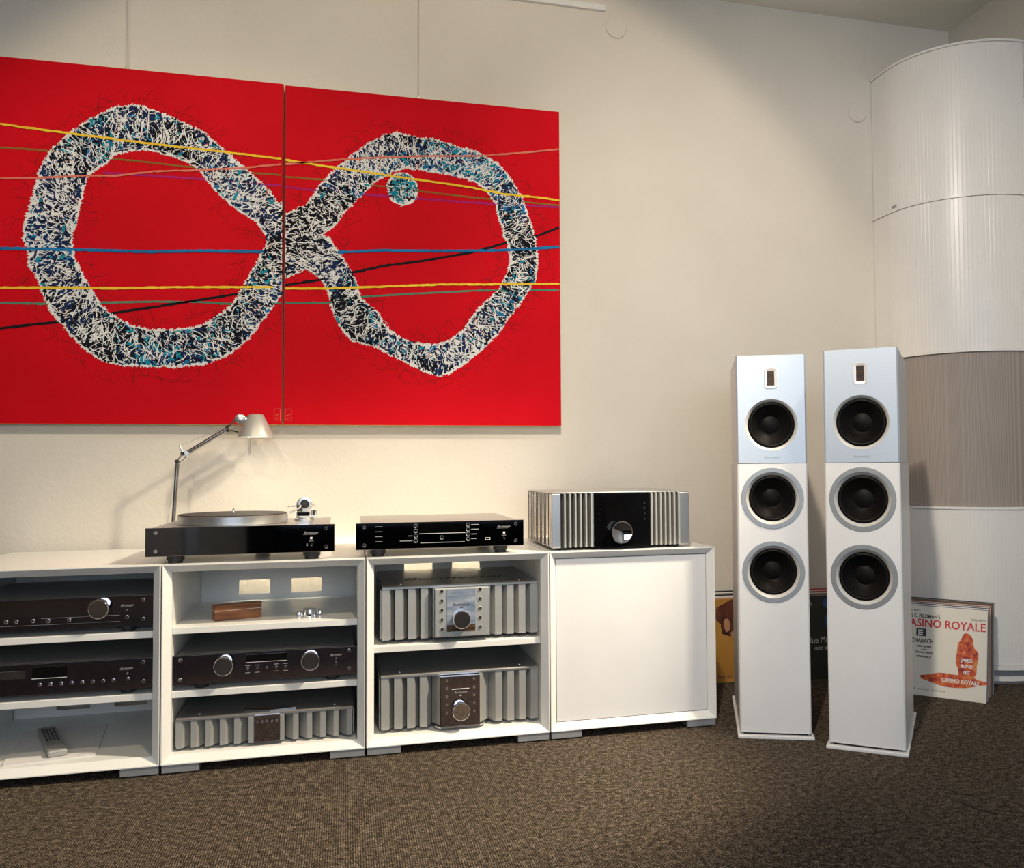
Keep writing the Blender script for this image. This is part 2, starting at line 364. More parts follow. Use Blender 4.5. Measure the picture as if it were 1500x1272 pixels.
# ---- left cabinet: preamplifier and disc player (chrome fronts)
X0, X1, Y = -.5165, -.0265, .030
t, p = front_device('preamplifier', 'chrome-fronted preamplifier with one large knob, upper shelf of cut-off cabinet', X0, X1, .396, .477, Y, .379, .40, PANEL, ALU)
knob(t, -.158, Y, .447, .026, .024)
screws(t, Y, [(-.053, .464), (-.052, .413), (X0 + .024, .464), (X0 + .024, .413)])
screws(t, Y, [(-.383, .421), (-.359, .421), (-.320, .421), (-.284, .419), (-.234, .419), (-.093, .420)], .0055, 'push_button')
screws(t, Y, [(-.093, .438)], .003, 'indicator')
MB().box(-.30, -.11, Y - .0003, Y, .4262, .4268).build('engraved_line', INKG, t)
MB().box(-.40, -.11, Y - .0003, Y, .4095, .4100).build('engraved_line', INKG, t)
arcs_text(t, -.092, Y - .0003, .452, .0078, INKG)
t, p = front_device('disc_player', 'chrome-fronted disc player with a row of small buttons, cut-off cabinet', X0, X1, .229, .309, Y, .213, .40, PANEL, ALU)
screws(t, Y, [(-.302 + .0254 * k, .2535) for k in range(8)] + [(-.089, .255)], .0052, 'push_button')
screws(t, Y, [(-.090, .270)], .003, 'indicator')
screws(t, Y, [(-.051, .297), (-.050, .246), (X0 + .024, .297), (X0 + .024, .246)])
MB().box(-.320, -.237, Y - .0008, Y, .271, .300).build('display', DCHROME, t, bev=.0003)
MB().box(-.320, -.237, Y - .0012, Y - .0008, .2700, .2714).build('display_strip', INKW, t)
MB().box(-.49, -.335, Y - .0008, Y, .273, .293).build('disc_tray', CHROME, t, bev=.0004)
arcs_text(t, -.092, Y - .0003, .284, .0078, INKG)

# booklet and remote control
bk = thing('booklet', (-.305, .212, .0473), 'white booklet lying under the remote control', 'booklet', rz=math.radians(8))
PAPER = vary(mat('paper', (.72, .70, .70), .6), (.70, .68, .68), (.74, .72, .72), 20)
MB().box(-.108, .108, -.155, .155, 0, .004).build('pages', PAPER, bk, local=True, bev=.0006)
MB().box(-.109, .109, -.156, .156, .0042, .0048).build('cover', PAPER, bk, local=True)
MB().box(.02, .08, -.144, -.142, .0048, .0050).build('cover_print', INKG, bk, local=True)
rm = thing('remote_control', (-.318, .195, .0522), 'grey remote control lying on the booklet', 'remote', rz=math.radians(22))
RG = vary(mat('remote_grey', (.36, .36, .35), .45, .3), (.34, .34, .33), (.38, .38, .37), 30)
MB().box(-.023, .023, -.135, .135, 0, .018).build('body', RG, rm, local=True, bev=.004)
b0 = None
for r_ in range(9):
    for c_ in range(4):
        if b0 is None: b0 = MB().lathe([(.0032, 0), (.0032, .0013), (.0026, .0018), (0, .0018)], (-.013, -.025, .018), 'z', 10).build('button', RUBBER, rm, local=True, smooth=True)
        else: rep(b0, (.0087 * c_, .0155 * r_, 0))

# ---- second cabinet: wooden box, record weight, preamplifier, slim power amplifier
wb = thing('wooden_box', (.176, .140, .385), 'small brown wooden box with a sliding lid on the shelf', 'box', rz=math.radians(20))
WOOD = vary(mat('walnut', (.2, .07, .03), .35), (.13, .040, .014), (.33, .13, .05), 5, 6, stretch=(1.5, 14, 14))
MB().box(-.065, .065, -.018, .018, 0, .027).build('body', WOOD, wb, local=True, bev=.0008)
MB().box(-.0645, .0645, -.0175, .0175, .0272, .0282).build('inlay_line', INKW, wb, local=True)
MB().box(-.065, .065, -.018, .018, .0284, .044).build('lid', WOOD, wb, local=True, bev=.0008)
pk = thing('record_weight', (.380, .110, .385), 'small polished metal weights on the shelf beside the wooden box', 'weight')
MB().lathe([(.019, 0), (.019, .0205), (.018, .0225), (.0, .0225)], (.380, .113, .385), 'z', 36).build('centre_weight', CHROME, pk, smooth=True)
for dx, dy, hh in ((-.029, -.004, .017), (.029, -.002, .018), (.014, -.023, .011)):
    MB().lathe([(.008, 0), (.008, hh - .002), (.007, hh), (0, hh)], (.380 + dx, .110 + dy, .385), 'z', 20).build('small_weight', CHROME, pk, smooth=True)
X0, X1 = .0225, .5150
t, p = front_device('preamplifier', 'chrome-fronted preamplifier with two large knobs below the wooden box', X0, X1, .229, .308, Y, .213, .40, PANEL, ALU)
knob(t, .156, Y, .277, .026, .026); knob(t, .386, Y, .277, .026, .026)
screws(t, Y, [(.043, .296), (.043, .243), (.492, .296), (.492, .245)])
screws(t, Y, [(.217, .262), (.243, .262), (.268, .262), (.293, .262), (.318, .262)], .0045, 'toggle_switch')
MB().box(.213, .322, Y - .0006, Y, .2795, .2803).build('engraved_line', INKW, t)
MB().box(.213, .322, Y - .0003, Y, .2830, .3010).build('display', DCHROME, t)
for x in (.217, .243, .293, .318):
    MB().box(x - .006, x + .006, Y - .0003, Y, .2705, .2717).build('switch_caption', INKG, t)
    MB().box(x - .006, x + .006, Y - .0003, Y, .2510, .2522).build('switch_caption', INKG, t)
arcs_text(t, .456, Y - .0003, .287, .0078, INKG); screws(t, Y, [(.456, .276)], .003, 'indicator'); MB().box(.4535, .4585, Y - .0012, Y, .255, .268).build('power_switch', CHROME, t, bev=.0004)

def fin_amp(name, label, XA, XB, zs, z0, z1, Y, left, right, wf, dep, depth=.40):
    """XA..XB overall; left: (x start, pitch, count) fins with front face at their outer end; right mirrored."""
    t = thing(name, ((XA + XB) / 2, Y, zs), label, 'amplifier')
    MB().box(XA + .004, XB - .004, Y + dep, Y + depth, z0 + .002, z1 - .0085).build('housing', DARKIN, t)
    xs, pt, n = left
    f0 = MB().prism([(xs, Y), (xs + wf, Y), (xs + pt - .0006, Y + dep - .002), (xs, Y + dep - .002)], z0, z1 - .0085).build('fin', ALUV, t, bev=.0004, seg=1)
    for k in range(1, n): rep(f0, (pt * k, 0, 0))
    xe, pt, n = right
    f1 = MB().prism([(xe, Y), (xe - wf, Y), (xe - pt + .0006, Y + dep - .002), (xe, Y + dep - .002)], z0, z1 - .0085).build('fin', ALUV, t, bev=.0004, seg=1)
    for k in range(1, n): rep(f1, (-pt * k, 0, 0))
    yl = Y - .002
    MB().prism([(yl + .004, z1), (yl, z1 - .003), (yl, z1 - .008), (Y + depth, z1 - .008), (Y + depth, z1)], XA - .001, XB + .001, 'x').build('lid', ALU, t)
    for x in (XA + .055, XB - .05): MB().lathe([(.004, 0), (.004, .0012), (.0, .0018)], (x, Y + .035, z1), 'z', 14).build('lid_screw', CHROME, t, smooth=True)
    for x in (XA + .05, XB - .05):
        for yy in (Y + dep + .03, Y + depth - .04): foot(t, x, yy, zs, z0 + .0018, .02)
    for x in (XA - .005, XB + .002):
        MB().box(x, x + .003, Y + .012, Y + depth - .02, z0 + .002, z1 - .012).build('side_fin', ALUV, t)
    return t
ZI = CB + .0216 / KZ
t = fin_amp('power_amplifier', 'slim finned power amplifier at the bottom below the two-knob preamplifier', .0315, .5015, ZI, .056, .137, .042, (.0315, .0374, 5), (.5015, .0372, 5), .0145, .034)
MB().box(.2195, .2345, .036, .075, .057, .128).build('pillar', ALUV, t, bev=.0006)
MB().box(.3035, .3145, .036, .075, .057, .128).build('pillar', ALUV, t, bev=.0006)
MB().box(.2355, .3030, .034, .075, .0575, .131).build('centre_plate', PANEL, t, bev=.0006)
screws(t, .034, [(.2430, .113), (.2560, .113), (.2690, .1145), (.2820, .113), (.2950, .113)], .0034, 'push_button')
# engraved badge plate lying on the lid
bd = MB().prism([(.205, .06), (.275, .052), (.345, .06), (.345, .064), (.205, .064)], .1372, .144).build('lid_badge', DCHROME, t)

# ---- third cabinet: two tall finned amplifiers
t = fin_amp('integrated_amplifier', 'finned integrated amplifier with silver button plate and painted blue-grey reflection', .586, 1.050, .302, .3145, .470, .050, (.586, .0372, 4), (1.050, .0365, 4), .021, .034)
MB().box(.7365, .8985, .030, .086, .318, .4605).build('button_plate', ALUV, t, bev=.002)
SKY_REFL = mat('painted_sky_reflection', (.3, .4, .55), .12, .2)  # sky reflection in the centre plate, painted as its colour; no screen
def sky_refl(m):
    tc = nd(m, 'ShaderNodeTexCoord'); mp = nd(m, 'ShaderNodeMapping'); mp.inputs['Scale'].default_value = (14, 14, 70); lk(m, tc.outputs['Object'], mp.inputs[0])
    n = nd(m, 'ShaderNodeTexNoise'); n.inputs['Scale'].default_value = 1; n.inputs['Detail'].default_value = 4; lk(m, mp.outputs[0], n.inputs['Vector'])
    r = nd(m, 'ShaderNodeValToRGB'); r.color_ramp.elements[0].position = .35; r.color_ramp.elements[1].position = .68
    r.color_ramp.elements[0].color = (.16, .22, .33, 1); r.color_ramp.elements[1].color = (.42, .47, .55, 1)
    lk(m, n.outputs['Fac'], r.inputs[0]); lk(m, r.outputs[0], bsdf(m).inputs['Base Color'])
sky_refl(SKY_REFL)
MB().box(.7725, .8565, .0285, .03, .353, .4575).build('display', SKY_REFL, t, bev=.0003)  # no display: plate area that carries the painted sky reflection
MB().box(.7725, .8565, .0285, .03, .334, .3525).build('brown_reflection', vary(mat('painted_brown_reflection', (.10, .06, .04), .2, .4), (.05, .03, .02), (.22, .14, .09), 6, stretch=(2, 2, 60)), t, bev=.0003)  # brown foot of the same reflection, painted as a separate strip
knob(t, .814, .0283, .370, .0265, .026)
screws(t, .030, [(.757, .452 - .0275 * k) for k in range(5)] + [(.871, .454 - .0277 * k) for k in range(5)], .0055, 'push_button')
text('maker_name', 'Burmester', .013, INKB, t, (.814, .0282, .412), shear=.4, sx=.9); MB().box(.811, .820, .0282, .0284, .402, .405).build('model_print', INKB, t)
for k in range(2): MB().box(.732 + .1675 * k, .7355 + .1675 * k, .034, .086, .318, .4605).build('plate_edge', ALU, t, bev=.0006)
text('lid_lettering', 'Burmester', .075, INKB, t, (.81, .20, .4702), (0, 0, 0), .4)
t = fin_amp('integrated_amplifier', 'finned integrated amplifier with dark mirror plate, lowest in its cabinet', .583, 1.050, ZI, .0575, .2135, .050, (.583, .0372, 4), (1.050, .0365, 4), .021, .034)
MB().prism([(.733, .081), (.752, .036), (.752, .09), (.733, .09)], .062, .2045).build('cheek', ALUV, t)
MB().prism([(.870, .036), (.904, .081), (.904, .09), (.870, .09)], .062, .2045).build('cheek', ALUV, t)
MB().prism([(.738, .05), (.753, .028), (.869, .028), (.888, .05), (.888, .078), (.738, .078)], .0545, .0590).build('plate_shelf', ALU, t)
MB().box(.7530, .8690, .026, .09, .0595, .2040).build('mirror_plate', PANEL, t, bev=.0006)
knob(t, .811, .026, .106, .0262, .026)
screws(t, .026, [(.771, .193 - .0235 * k) for k in range(5)] + [(.852, .193 - .0235 * k) for k in range(5)], .0045, 'push_button')
MB().box(.786, .837, .0253, .026, .1660, .1680).build('display_strip', INKW, t)
text('maker_name', 'Burmester', .009, INKG, t, (.812, .0257, .157), shear=.4); MB().box(.809, .815, .0257, .0259, .146, .150).build('model_print', INKG, t)

# unseen light strip added behind the two middle cabinets to brighten their cable cut-outs
ls = thing('added_light_strip', (.54, .597, .50), 'added light strip brightening the cable openings of the cabinets', 'light strip')
STRIP_GLOW = mat('added_strip_glow', (.9, .9, .85), .5, emit=(1.0, .90, .70), estr=40.0)
MB().box(.03, 1.05, .594, .5985, .525, .529).build('profile', ALU, ls)
MB().box(.03, 1.05, .590, .5938, .5255, .5285).build('added_glow', STRIP_GLOW, ls)

# ------------------------------------------------------------------ on top of the cabinets
# turntable
t = thing('turntable', (.202, .02, CT), 'silver turntable with a dark mirror front on the cabinets', 'turntable')
Y = .020
MB().box(-.047, .451, Y, Y + .010, .580, .657).build('front_panel', DCHROME, t, bev=.0008)
MB().box(-.034, .434, Y + .0103, .400, .586, .651).build('chassis', ALU, t, bev=.002)
MB().box(-.036, .436, Y + .0103, .401, .6512, .6560).build('top_plate', ALU, t, bev=.001)
for x, yy in ((.024, .055), (.387, .055), (.228, .34)):
    foot(t, x, yy, CT, .5858, .0235)
screws(t, Y, [(-.022, .644), (-.022, .594), (.428, .645), (.428, .594)])
pl = MB().lathe([(.152, 0), (.154, .002), (.154, .024), (.152, .026), (.0, .026)], (.158, .200, .6562), 'z', 96).build('platter', ALU, t, smooth=True)
MB().lathe([(.151, 0), (.151, .0022), (0, .0022)], (.158, .200, .6823), 'z', 96).build('platter_mat', RUBBER, pl, smooth=True)
MB().lathe([(.0036, 0), (.0036, .011), (.0025, .0135), (0, .0135)], (.158, .200, .6845), 'z', 16).build('spindle', CHROME, pl, smooth=True)
arcs_text(t, .386, Y - .0003, .634, .0098, INKG)
MB().box(.384, .390, Y - .0006, Y, .616, .622).build('indicator', INKW, t)
text('front_caption', 'power', .005, INKG, t, (.3875, Y - .0003, .611))
for k in range(2): MB().box(.3735, .3775, Y - .0003, Y, .5975 + .0045 * k, .5990 + .0045 * k).build('switch_caption', INKG, t)
screws(t, Y, [(.3875, .600)], .0042, 'power_switch')
# tonearm: base, gimbal ring, bearing, arm tube, counterweight, lift
ta = (.357, .27)
arm = MB().lathe([(.030, 0), (.030, .006), (.026, .008), (.026, .010), (0, .010)], (ta[0], ta[1], .6562), 'z', 32).build('tonearm_base', ALU, t, smooth=True)
MB().box(.333, .374, .255, .285, .6664, .683).build('tonearm_pillar', CHROME, arm, bev=.003)
MB().lathe([(.0235, -.007), (.0235, .007), (.021, .0085), (.0145, .0085), (.0135, .006), (.0135, -.006), (.0145, -.0085), (.021, -.0085), (.0235, -.007)], (.357, .27, .7045), 'y', 48, 1, False, False).build('gimbal_ring', ALU, arm, smooth=True)
MB().lathe([(.0132, -.004), (.0132, .004), (.009, .006), (0, .006)], (.358, .27, .7055), 'y', 32, -1).build('counterweight', BLACK, arm, smooth=True)
MB().box(.335, .351, .250, .262, .684, .703).build('arm_rest', RUBBER, arm, bev=.002)
MB().tube([(.308, .254, .6995), (.335, .256, .7000)], .0022, 10).build('lift_lever', CHROME, arm, smooth=True)
MB().tube([(.371, .2605, .702), (.389, .2605, .702)], .0014, 8).build('bias_rod', CHROME, arm, smooth=True)
MB().tube([(.352, .267, .706), (.345, .180, .696), (.331, .135, .690)], [.0032, .0028, .0025], 10).build('arm_tube', CHROME, arm, smooth=True)
MB().box(.322, .333, .112, .138, .6858, .691).build('head_shell', ALU, arm, bev=.001)
MB().lathe([(.010, 0), (.010, .014), (.008, .016), (0, .016)], (.385, .265, .671), 'z', 20).build('cueing_cylinder', CHROME, arm, smooth=True)
MB().box(.372, .396, .255, .275, .6664, .671).build('cueing_arm', ALU, arm, bev=.001)

# disc player / streamer on top
t, p = front_device('network_player', 'black mirror-fronted player with two button columns between turntable and large amplifier', .510, 1.003, .581, .657, .020, CT, .42, DCHROME, ALU, inset=.018, feet_x=(.574, .938))
screws(t, .020, [(.534, .644), (.534, .594), (.980, .645), (.980, .595)])
screws(t, .020, [(.681, .646 - .0142 * k) for k in range(4)] + [(.835, .646 - .0138 * k) for k in range(4)], .0062, 'push_button')
screws(t, .020, [(.757, .6105)], .0060, 'push_button')
MB().box(.691, .826, .0192, .020, .6250, .6530).build('display', GLASSB, t, bev=.0003)
MB().box(.691, .826, .0188, .020, .6225, .6236).build('engraved_line', INKW, t)
MB().box(.694, .824, .0188, .020, .5955, .5972).build('disc_slot', INKG, t)
for k, w_ in enumerate((.022, .022, .016, .015)): MB().box(.844, .844 + w_, .0197, .020, .645 - .0138 * k, .647 - .0138 * k).build('button_caption', INKG, t)
for k in range(4): MB().box(.565, .585, .0197, .020, .6455 - .0142 * k, .6467 - .0142 * k).build('menu_caption', INKG, t)
for k, w_ in enumerate((.012, .036)): MB().box(.671 - w_, .671, .0197, .020, .6166 - .0142 * k, .6184 - .0142 * k).build('button_caption', INKG, t)
arcs_text(t, .942, .0197, .638, .0095, INKG)
MB().box(.940, .946, .0194, .020, .617, .623).build('indicator', INKW, t)
text('front_caption', 'power', .005, INKG, t, (.943, .0197, .6125)); screws(t, .020, [(.944, .603)], .004, 'power_switch')
MB().box(.886, .901, .0194, .020, .5995, .6007).box(.886, .901, .0194, .020, .6060, .6070).box(.886, .8872, .0194, .020, .6007, .6060).box(.8998, .901, .0194, .020, .6007, .6060).build('screen_symbol', INKW, t)

# large amplifier on the door cabinet
t = thing('power_amplifier', (1.318, .03, CT), 'large silver finned amplifier with a black glass centre on the closed cabinet', 'amplifier')
Y, za, zb = .030, .5685, .7345
MB().box(1.101, 1.537, Y + .022, .425, za, zb - .003).build('housing', DARKIN, t)
MB().box(1.0965, 1.542, Y + .002, .428, zb - .0028, zb + .001).build('lid', ALU, t, bev=.0008)
MB().box(1.0930, 1.1215, Y, Y + .03, za - .001, zb - .0035).build('corner_plate', ALU, t, bev=.0015)
MB().box(1.5085, 1.5440, Y, Y + .03, za - .001, zb - .0035).build('corner_plate', ALU, t, bev=.0015)
f0 = MB().box(1.1310, 1.1365, Y - .006, Y + .0215, za, zb - .0035).build('fin', ALUV, t, bev=.0006, seg=1)
for k in range(1, 6): rep(f0, (.0170 * k, 0, 0))
f1 = MB().box(1.4130, 1.4195, Y - .006, Y + .0215, za, zb - .0035).build('fin', ALUV, t, bev=.0006, seg=1)
for k in range(1, 7): rep(f1, (.0152 * k, 0, 0))
MB().box(1.2260, 1.4095, Y - .006, Y + .0215, za - .002, zb - .0045).build('glass_panel', GLASSB, t, bev=.001)
MB().box(1.2225, 1.2255, Y - .004, Y + .0215, za, zb - .0035).build('panel_edge', ALU, t)
knob(t, 1.3075, Y - .006, .6125, .0345, .032)
screws(t, Y - .006, [(1.2440, .700 - .0165 * k) for k in range(4)] + [(1.3905, .700 - .0165 * k) for k in range(4)], .0042, 'push_button', DCHROME)
for sx, x0 in ((-1, 1.0935), (1, 1.5373)):
    o = MB().box(x0, x0 + .0072, Y + .034, Y + .0405, za, zb - .0035).build('side_fin', CHROME if sx < 0 else ALUV, t, bev=.0005, seg=1)
    for k in range(1, 17): rep(o, (0, 0.0205 * k, 0))
for x in (1.14, 1.50):
    for yy in (.075, .38): foot(t, x, yy, CT, za + .0002, .024)

# desk lamp behind the turntable
LM = vary(mat('lamp_aluminium', (.55, .54, .52), .32, .9), (.52, .51, .49), (.58, .57, .55), 40)
LMA = vary(mat('lamp_arm', (.30, .28, .26), .25, 1.0), (.27, .25, .23), (.33, .31, .29), 40)
LMS = vary(mat('lamp_shade_grey', (.48, .47, .43), .45, .35), (.46, .45, .41), (.50, .49, .45), 20)
yl = .47
lp = thing('desk_lamp', (-.058, yl, CT), 'jointed aluminium desk lamp with a lit conical shade behind the turntable', 'lamp')
MB().lathe([(.054, 0), (.054, .010), (.051, .013), (.012, .013), (.012, .03), (0, .03)], (-.058, yl, CT), 'z', 48).build('base', LM, lp, smooth=True)
lo = MB().tube([(-.0585, yl, CT + .028), (-.0445, yl, .833)], .0062, 16).build('lower_arm', LMA, lp, smooth=True)
MB().tube([(-.078, yl, CT + .04), (-.050, yl, .838)], .0006, 6).build('tension_wire', WIRE, lo)
J = MB().tube([(-.0455, yl, .838), (-.028, yl, .8645)], .0042, 12).tube([(-.0385, yl, .836), (-.024, yl, .846), (-.0135, yl, .866)], .0026, 10).build('elbow', CHROME, lp, smooth=True)
for x, z, r in ((-.0455, .8395, .0062), (-.028, .8640, .0062), (-.0160, .8650, .0072)):
    MB().lathe([(r, -.009), (r, .009), (r * .7, .0105), (0, .0105)], (x, yl, z), 'y', 20, 1).build('joint', BLACK if r < .007 else LM, J, smooth=True)
MB().tube([(-.0285, yl, .866), (-.0380, yl, .8915)], .0034, 10).build('spring_arm', LM, J, smooth=True)
ua = MB().tube([(-.0130, yl, .8690), (.1065, yl, .9445)], .0062, 16).build('upper_arm', LMA, lp, smooth=True)
MB().tube([(-.0370, yl, .8900), (.1035, yl, .9510)], .0006, 6).build('tension_wire', WIRE, ua)
MB().tube([(-.0100, yl - .004, .8615), (.106, yl - .004, .9365)], .0014, 6).build('cable', WIRE, ua, smooth=True)
hd = MB().tube([(.1065, yl, .9490), (.1325, yl, .9745)], .0034, 10).tube([(.1075, yl, .9480), (.125, yl, .953), (.139, yl, .956)], .0022, 8).build('head_bracket', CHROME, lp, smooth=True)
for x, z in ((.107, .9505), (.1325, .9745), (.1070, .9385)): MB().lathe([(.0052, -.008), (.0052, .008), (0, .0085)], (x, yl, z), 'y', 16).build('joint', BLACK, hd, smooth=True)
MB().tube([(.107, yl, .938), (.122, yl, .938), (.140, yl, .933)], .0022, 8).build('cable', BLACK, hd, smooth=True)
MB().lathe([(.012, -.016), (.0165, -.013), (.0165, .013), (.012, .016), (0, .016)], (.146, yl, .9755), 'y', 32).lathe([(.0135, 0), (.0135, .026), (0, .026)], (.150, yl, .9735), 'x', 24).build('lamp_holder', LM, hd, smooth=True)
cx = .1945
sh = MB().lathe([(.0575, .9165), (.0570, .9195), (.0235, .989), (.0215, .9905), (0, .9905)], (cx, yl, 0), 'z', 64, 1, False)
sh.lathe([(.0, .9885), (.0215, .9880), (.0550, .9195), (.0562, .9168), (.0575, .9165)], (cx, yl, 0), 'z', 64, 1, False, False)
SH = sh.build('shade', LMS, lp, smooth=True)
BULB = mat('lamp_bulb', (1, .95, .85), .4, emit=(1.0, .86, .62), estr=9.0)
MB().lathe([(0, .972), (.012, .972), (.014, .955), (.020, .945), (.022, .935), (.017, .925), (0, .9205)], (cx, yl, 0), 'z', 28).build('bulb', BULB, lp, smooth=True)
MB().tube([(.172, yl - .02, .919), (.1745, yl - .02, .866), (.1760, yl - .02, .857), (.1785, yl - .02, .861), (.1790, yl - .02, .919)], .0012, 8).build('shade_handle', LM, SH, smooth=True)
SHADE_GLOW = mat('added_shade_glow', (.9, .9, .88), .5, emit=(1.0, .93, .80), estr=1.6)  # added glowing disc, stands in for the lit inside of the shade
MB().lathe([(.0545, 0), (.0545, .0012), (0, .0012)], (cx, yl, .9178), 'z', 48).build('added_glow', SHADE_GLOW, SH, smooth=True)
pd = bpy.data.lights.new('lamp_light', 'SPOT'); pd.energy = .5; pd.color = (1.0, .84, .58); pd.shadow_soft_size = .02; pd.spot_size = math.radians(150); pd.spot_blend = .5
po = bpy.data.objects.new('lamp_light', pd); COL.objects.link(po); po.parent = lp; po.location = (cx + .058, 0, .9150 - CT)

# ------------------------------------------------------------------ loudspeakers
AMTD = vary(mat('bronze_slat', (.10, .045, .02), .4, .5), (.08, .035, .015), (.14, .06, .025), 30)
def speaker(label, cxy, yaw, lean=0.0):
    s = thing('floor_speaker', (cxy[0], cxy[1], 0), label, 'loudspeaker', 'pair of white floor-standing loudspeakers', rz=yaw)
    hw, d = .105, .44
    L = dict(local=True)
    MB().box(-.113, .113, -.010, d + .012, .0, .010).build('base_plate', SPKW, s, bev=.002, **L)
    MB().box(-.095, .095, .008, d - .008, .0101, .0165).build('base_gap', BLACK, s, **L)
    def holed(x0, x1, y0, y1, z0, z1, holes, ch=.004, cz=0.0, back=True):
        """solid with chamfered front edges and round openings (centre z, radius) in its front"""
        mb = MB(); n = 64
        front = [Vector((x0 + ch, z0 + cz, 0)), Vector((x1 - ch, z0 + cz, 0)), Vector((x1 - ch, z1 - cz, 0)), Vector((x0 + ch, z1 - cz, 0))]
        loops = [front] + [[Vector((r * math.cos(2 * PI * k / n), z + r * math.sin(2 * PI * k / n), 0)) for k in range(n)] for z, r in holes]
        mb.add([(v.x, y0, v.y) for l in loops for v in l], tessellate_polygon(loops))
        A = [(x0 + ch, z0 + cz), (x1 - ch, z0 + cz), (x1 - ch, z1 - cz), (x0 + ch, z1 - cz)]; B = [(x0, z0), (x1, z0), (x1, z1), (x0, z1)]
        vs = [(x, y0, z) for x, z in A] + [(x, y0 + ch, z) for x, z in B] + [(x, y1, z) for x, z in B]
        mb.add(vs, [(i, (i + 1) % 4, 4 + (i + 1) % 4, 4 + i) for i in range(4)] + [(4 + i, 4 + (i + 1) % 4, 8 + (i + 1) % 4, 8 + i) for i in range(4)] + ([(8, 9, 10, 11)] if back else []))
        for z, r in holes:
            vs = [(r * math.cos(2 * PI * k / n), yy_, z + r * math.sin(2 * PI * k / n)) for yy_ in (y0, y0 + .012) for k in range(n)]
            mb.add(vs, [(k, (k + 1) % n, n + (k + 1) % n, n + k) for k in range(n)])
        bm = bmesh.new(); me = bpy.data.meshes.new('tmp'); me.from_pydata(mb.v, [], mb.f); bm.from_mesh(me)
        bmesh.ops.remove_doubles(bm, verts=bm.verts, dist=1e-5); bmesh.ops.recalc_face_normals(bm, faces=bm.faces); bm.to_mesh(me); bm.free()
        out = MB(); out.v = [tuple(v.co) for v in me.vertices]; out.f = [tuple(f_.vertices) for f_ in me.polygons]; bpy.data.meshes.remove(me)
        return out
    holed(-hw, hw, .0, d, .0167, .8285, [(.723, .079), (.500, .079)]).build('lower_body', SPKW, s, **L)
    holed(-hw + .002, hw - .002, .014, d, .8295, 1.160, [(.947, .079)], .002, .001).build('upper_body', SPKW, s, **L)
    holed(-hw, hw, -.001, .0138, .8303, 1.1605, [(.947, .079)], .005, 0.0, False).build('baffle', BAFF, s, **L)
    # air-motion tweeter
    tw_ = MB()
    def rr(w, h, r, n=6):
        out = []
        for cx_, cz_, a0 in ((w - r, h - r, 0), (-w + r, h - r, PI / 2), (-w + r, -h + r, PI), (w - r, -h + r, 1.5 * PI)):
            for k in range(n + 1):
                a = a0 + PI / 2 * k / n; out.append((cx_ + r * math.cos(a), cz_ + r * math.sin(a)))
        return out
    a, b = rr(.0185, .0310, .008), rr(.0108, .0225, .001)
    n = len(a); zc = 1.0890
    vs = [(x, -.0022, zc + z) for x, z in a] + [(x, -.0028, zc + z) for x, z in rr(.0175, .030, .008)] + [(x, -.0012, zc + z) for x, z in b]
    tw_.add(vs, [(i, (i + 1) % n, n + (i + 1) % n, n + i) for i in range(n)] + [(n + i, n + (i + 1) % n, 2 * n + (i + 1) % n, 2 * n + i) for i in range(n)])
    tf = tw_.build('tweeter_frame', RINGW, s, smooth=False, **L)
    MB().box(-.0110, .0110, -.00115, -.0005, zc - .0227, zc + .0227).build('tweeter_diaphragm', BLACK, s, **L)
    o = MB().box(-.0088, .0088, -.0017, -.0011, zc - .0205, zc - .0190).build('tweeter_slat', AMTD, s, **L)
    for k in range(1, 9): rep(o, (0, 0, .0049 * k))
    def driver(z, ring):
        y0 = 0.0 if ring else -.001
        if ring:
            MB().lathe([(.0932, 0), (.0932, .0014), (.0925, .002), (.0800, .002), (.0792, .0012), (.0792, 0)], (0, y0, z), 'y', 72, -1, False, False).build('trim_ring', RING, s, smooth=True, **L)
        MB().lathe([(.0789, .0002), (.0712, -.0075), (.0706, -.0095), (.0706, -.014)], (0, y0, z), 'y', 72, -1, False, False).build('basket_ring', RINGW, s, smooth=True, **L)
        dv = MB().lathe([(.0705, -.0095), (.0690, -.0090), (.0680, -.0105)], (0, y0, z), 'y', 64, -1, False, False).build('driver', DRUB, s, smooth=True, **L)
        MB().lathe([(.0682, -.0105), (.0665, -.0072), (.0640, -.0062), (.0615, -.0072), (.0590, -.0115)], (0, y0, z), 'y', 64, -1, False, False).build('surround', DRUB, dv, smooth=True, **L)
        MB().lathe([(.0592, -.0113), (.0520, -.0180), (.0400, -.0290), (.0300, -.0370), (.0280, -.0380), (.0200, -.0345), (.0100, -.0322), (0, -.0315)], (0, y0, z), 'y', 64, -1, False, False).build('cone', CONE, dv, smooth=True, **L)
    driver(.947, False); driver(.723, True); driver(.500, True)
    text('maker_name', 'Burmester', .011, RING, s, (0, -.0012, .8475), shear=.4, local=True)
    return s
speaker('white floor-standing loudspeaker nearer the closed cabinet', (1.7370, -.1655), math.radians(-22.3))
speaker('white floor-standing loudspeaker nearer the curved corner cabinet', (1.9280, -.3505), math.radians(-38.1))

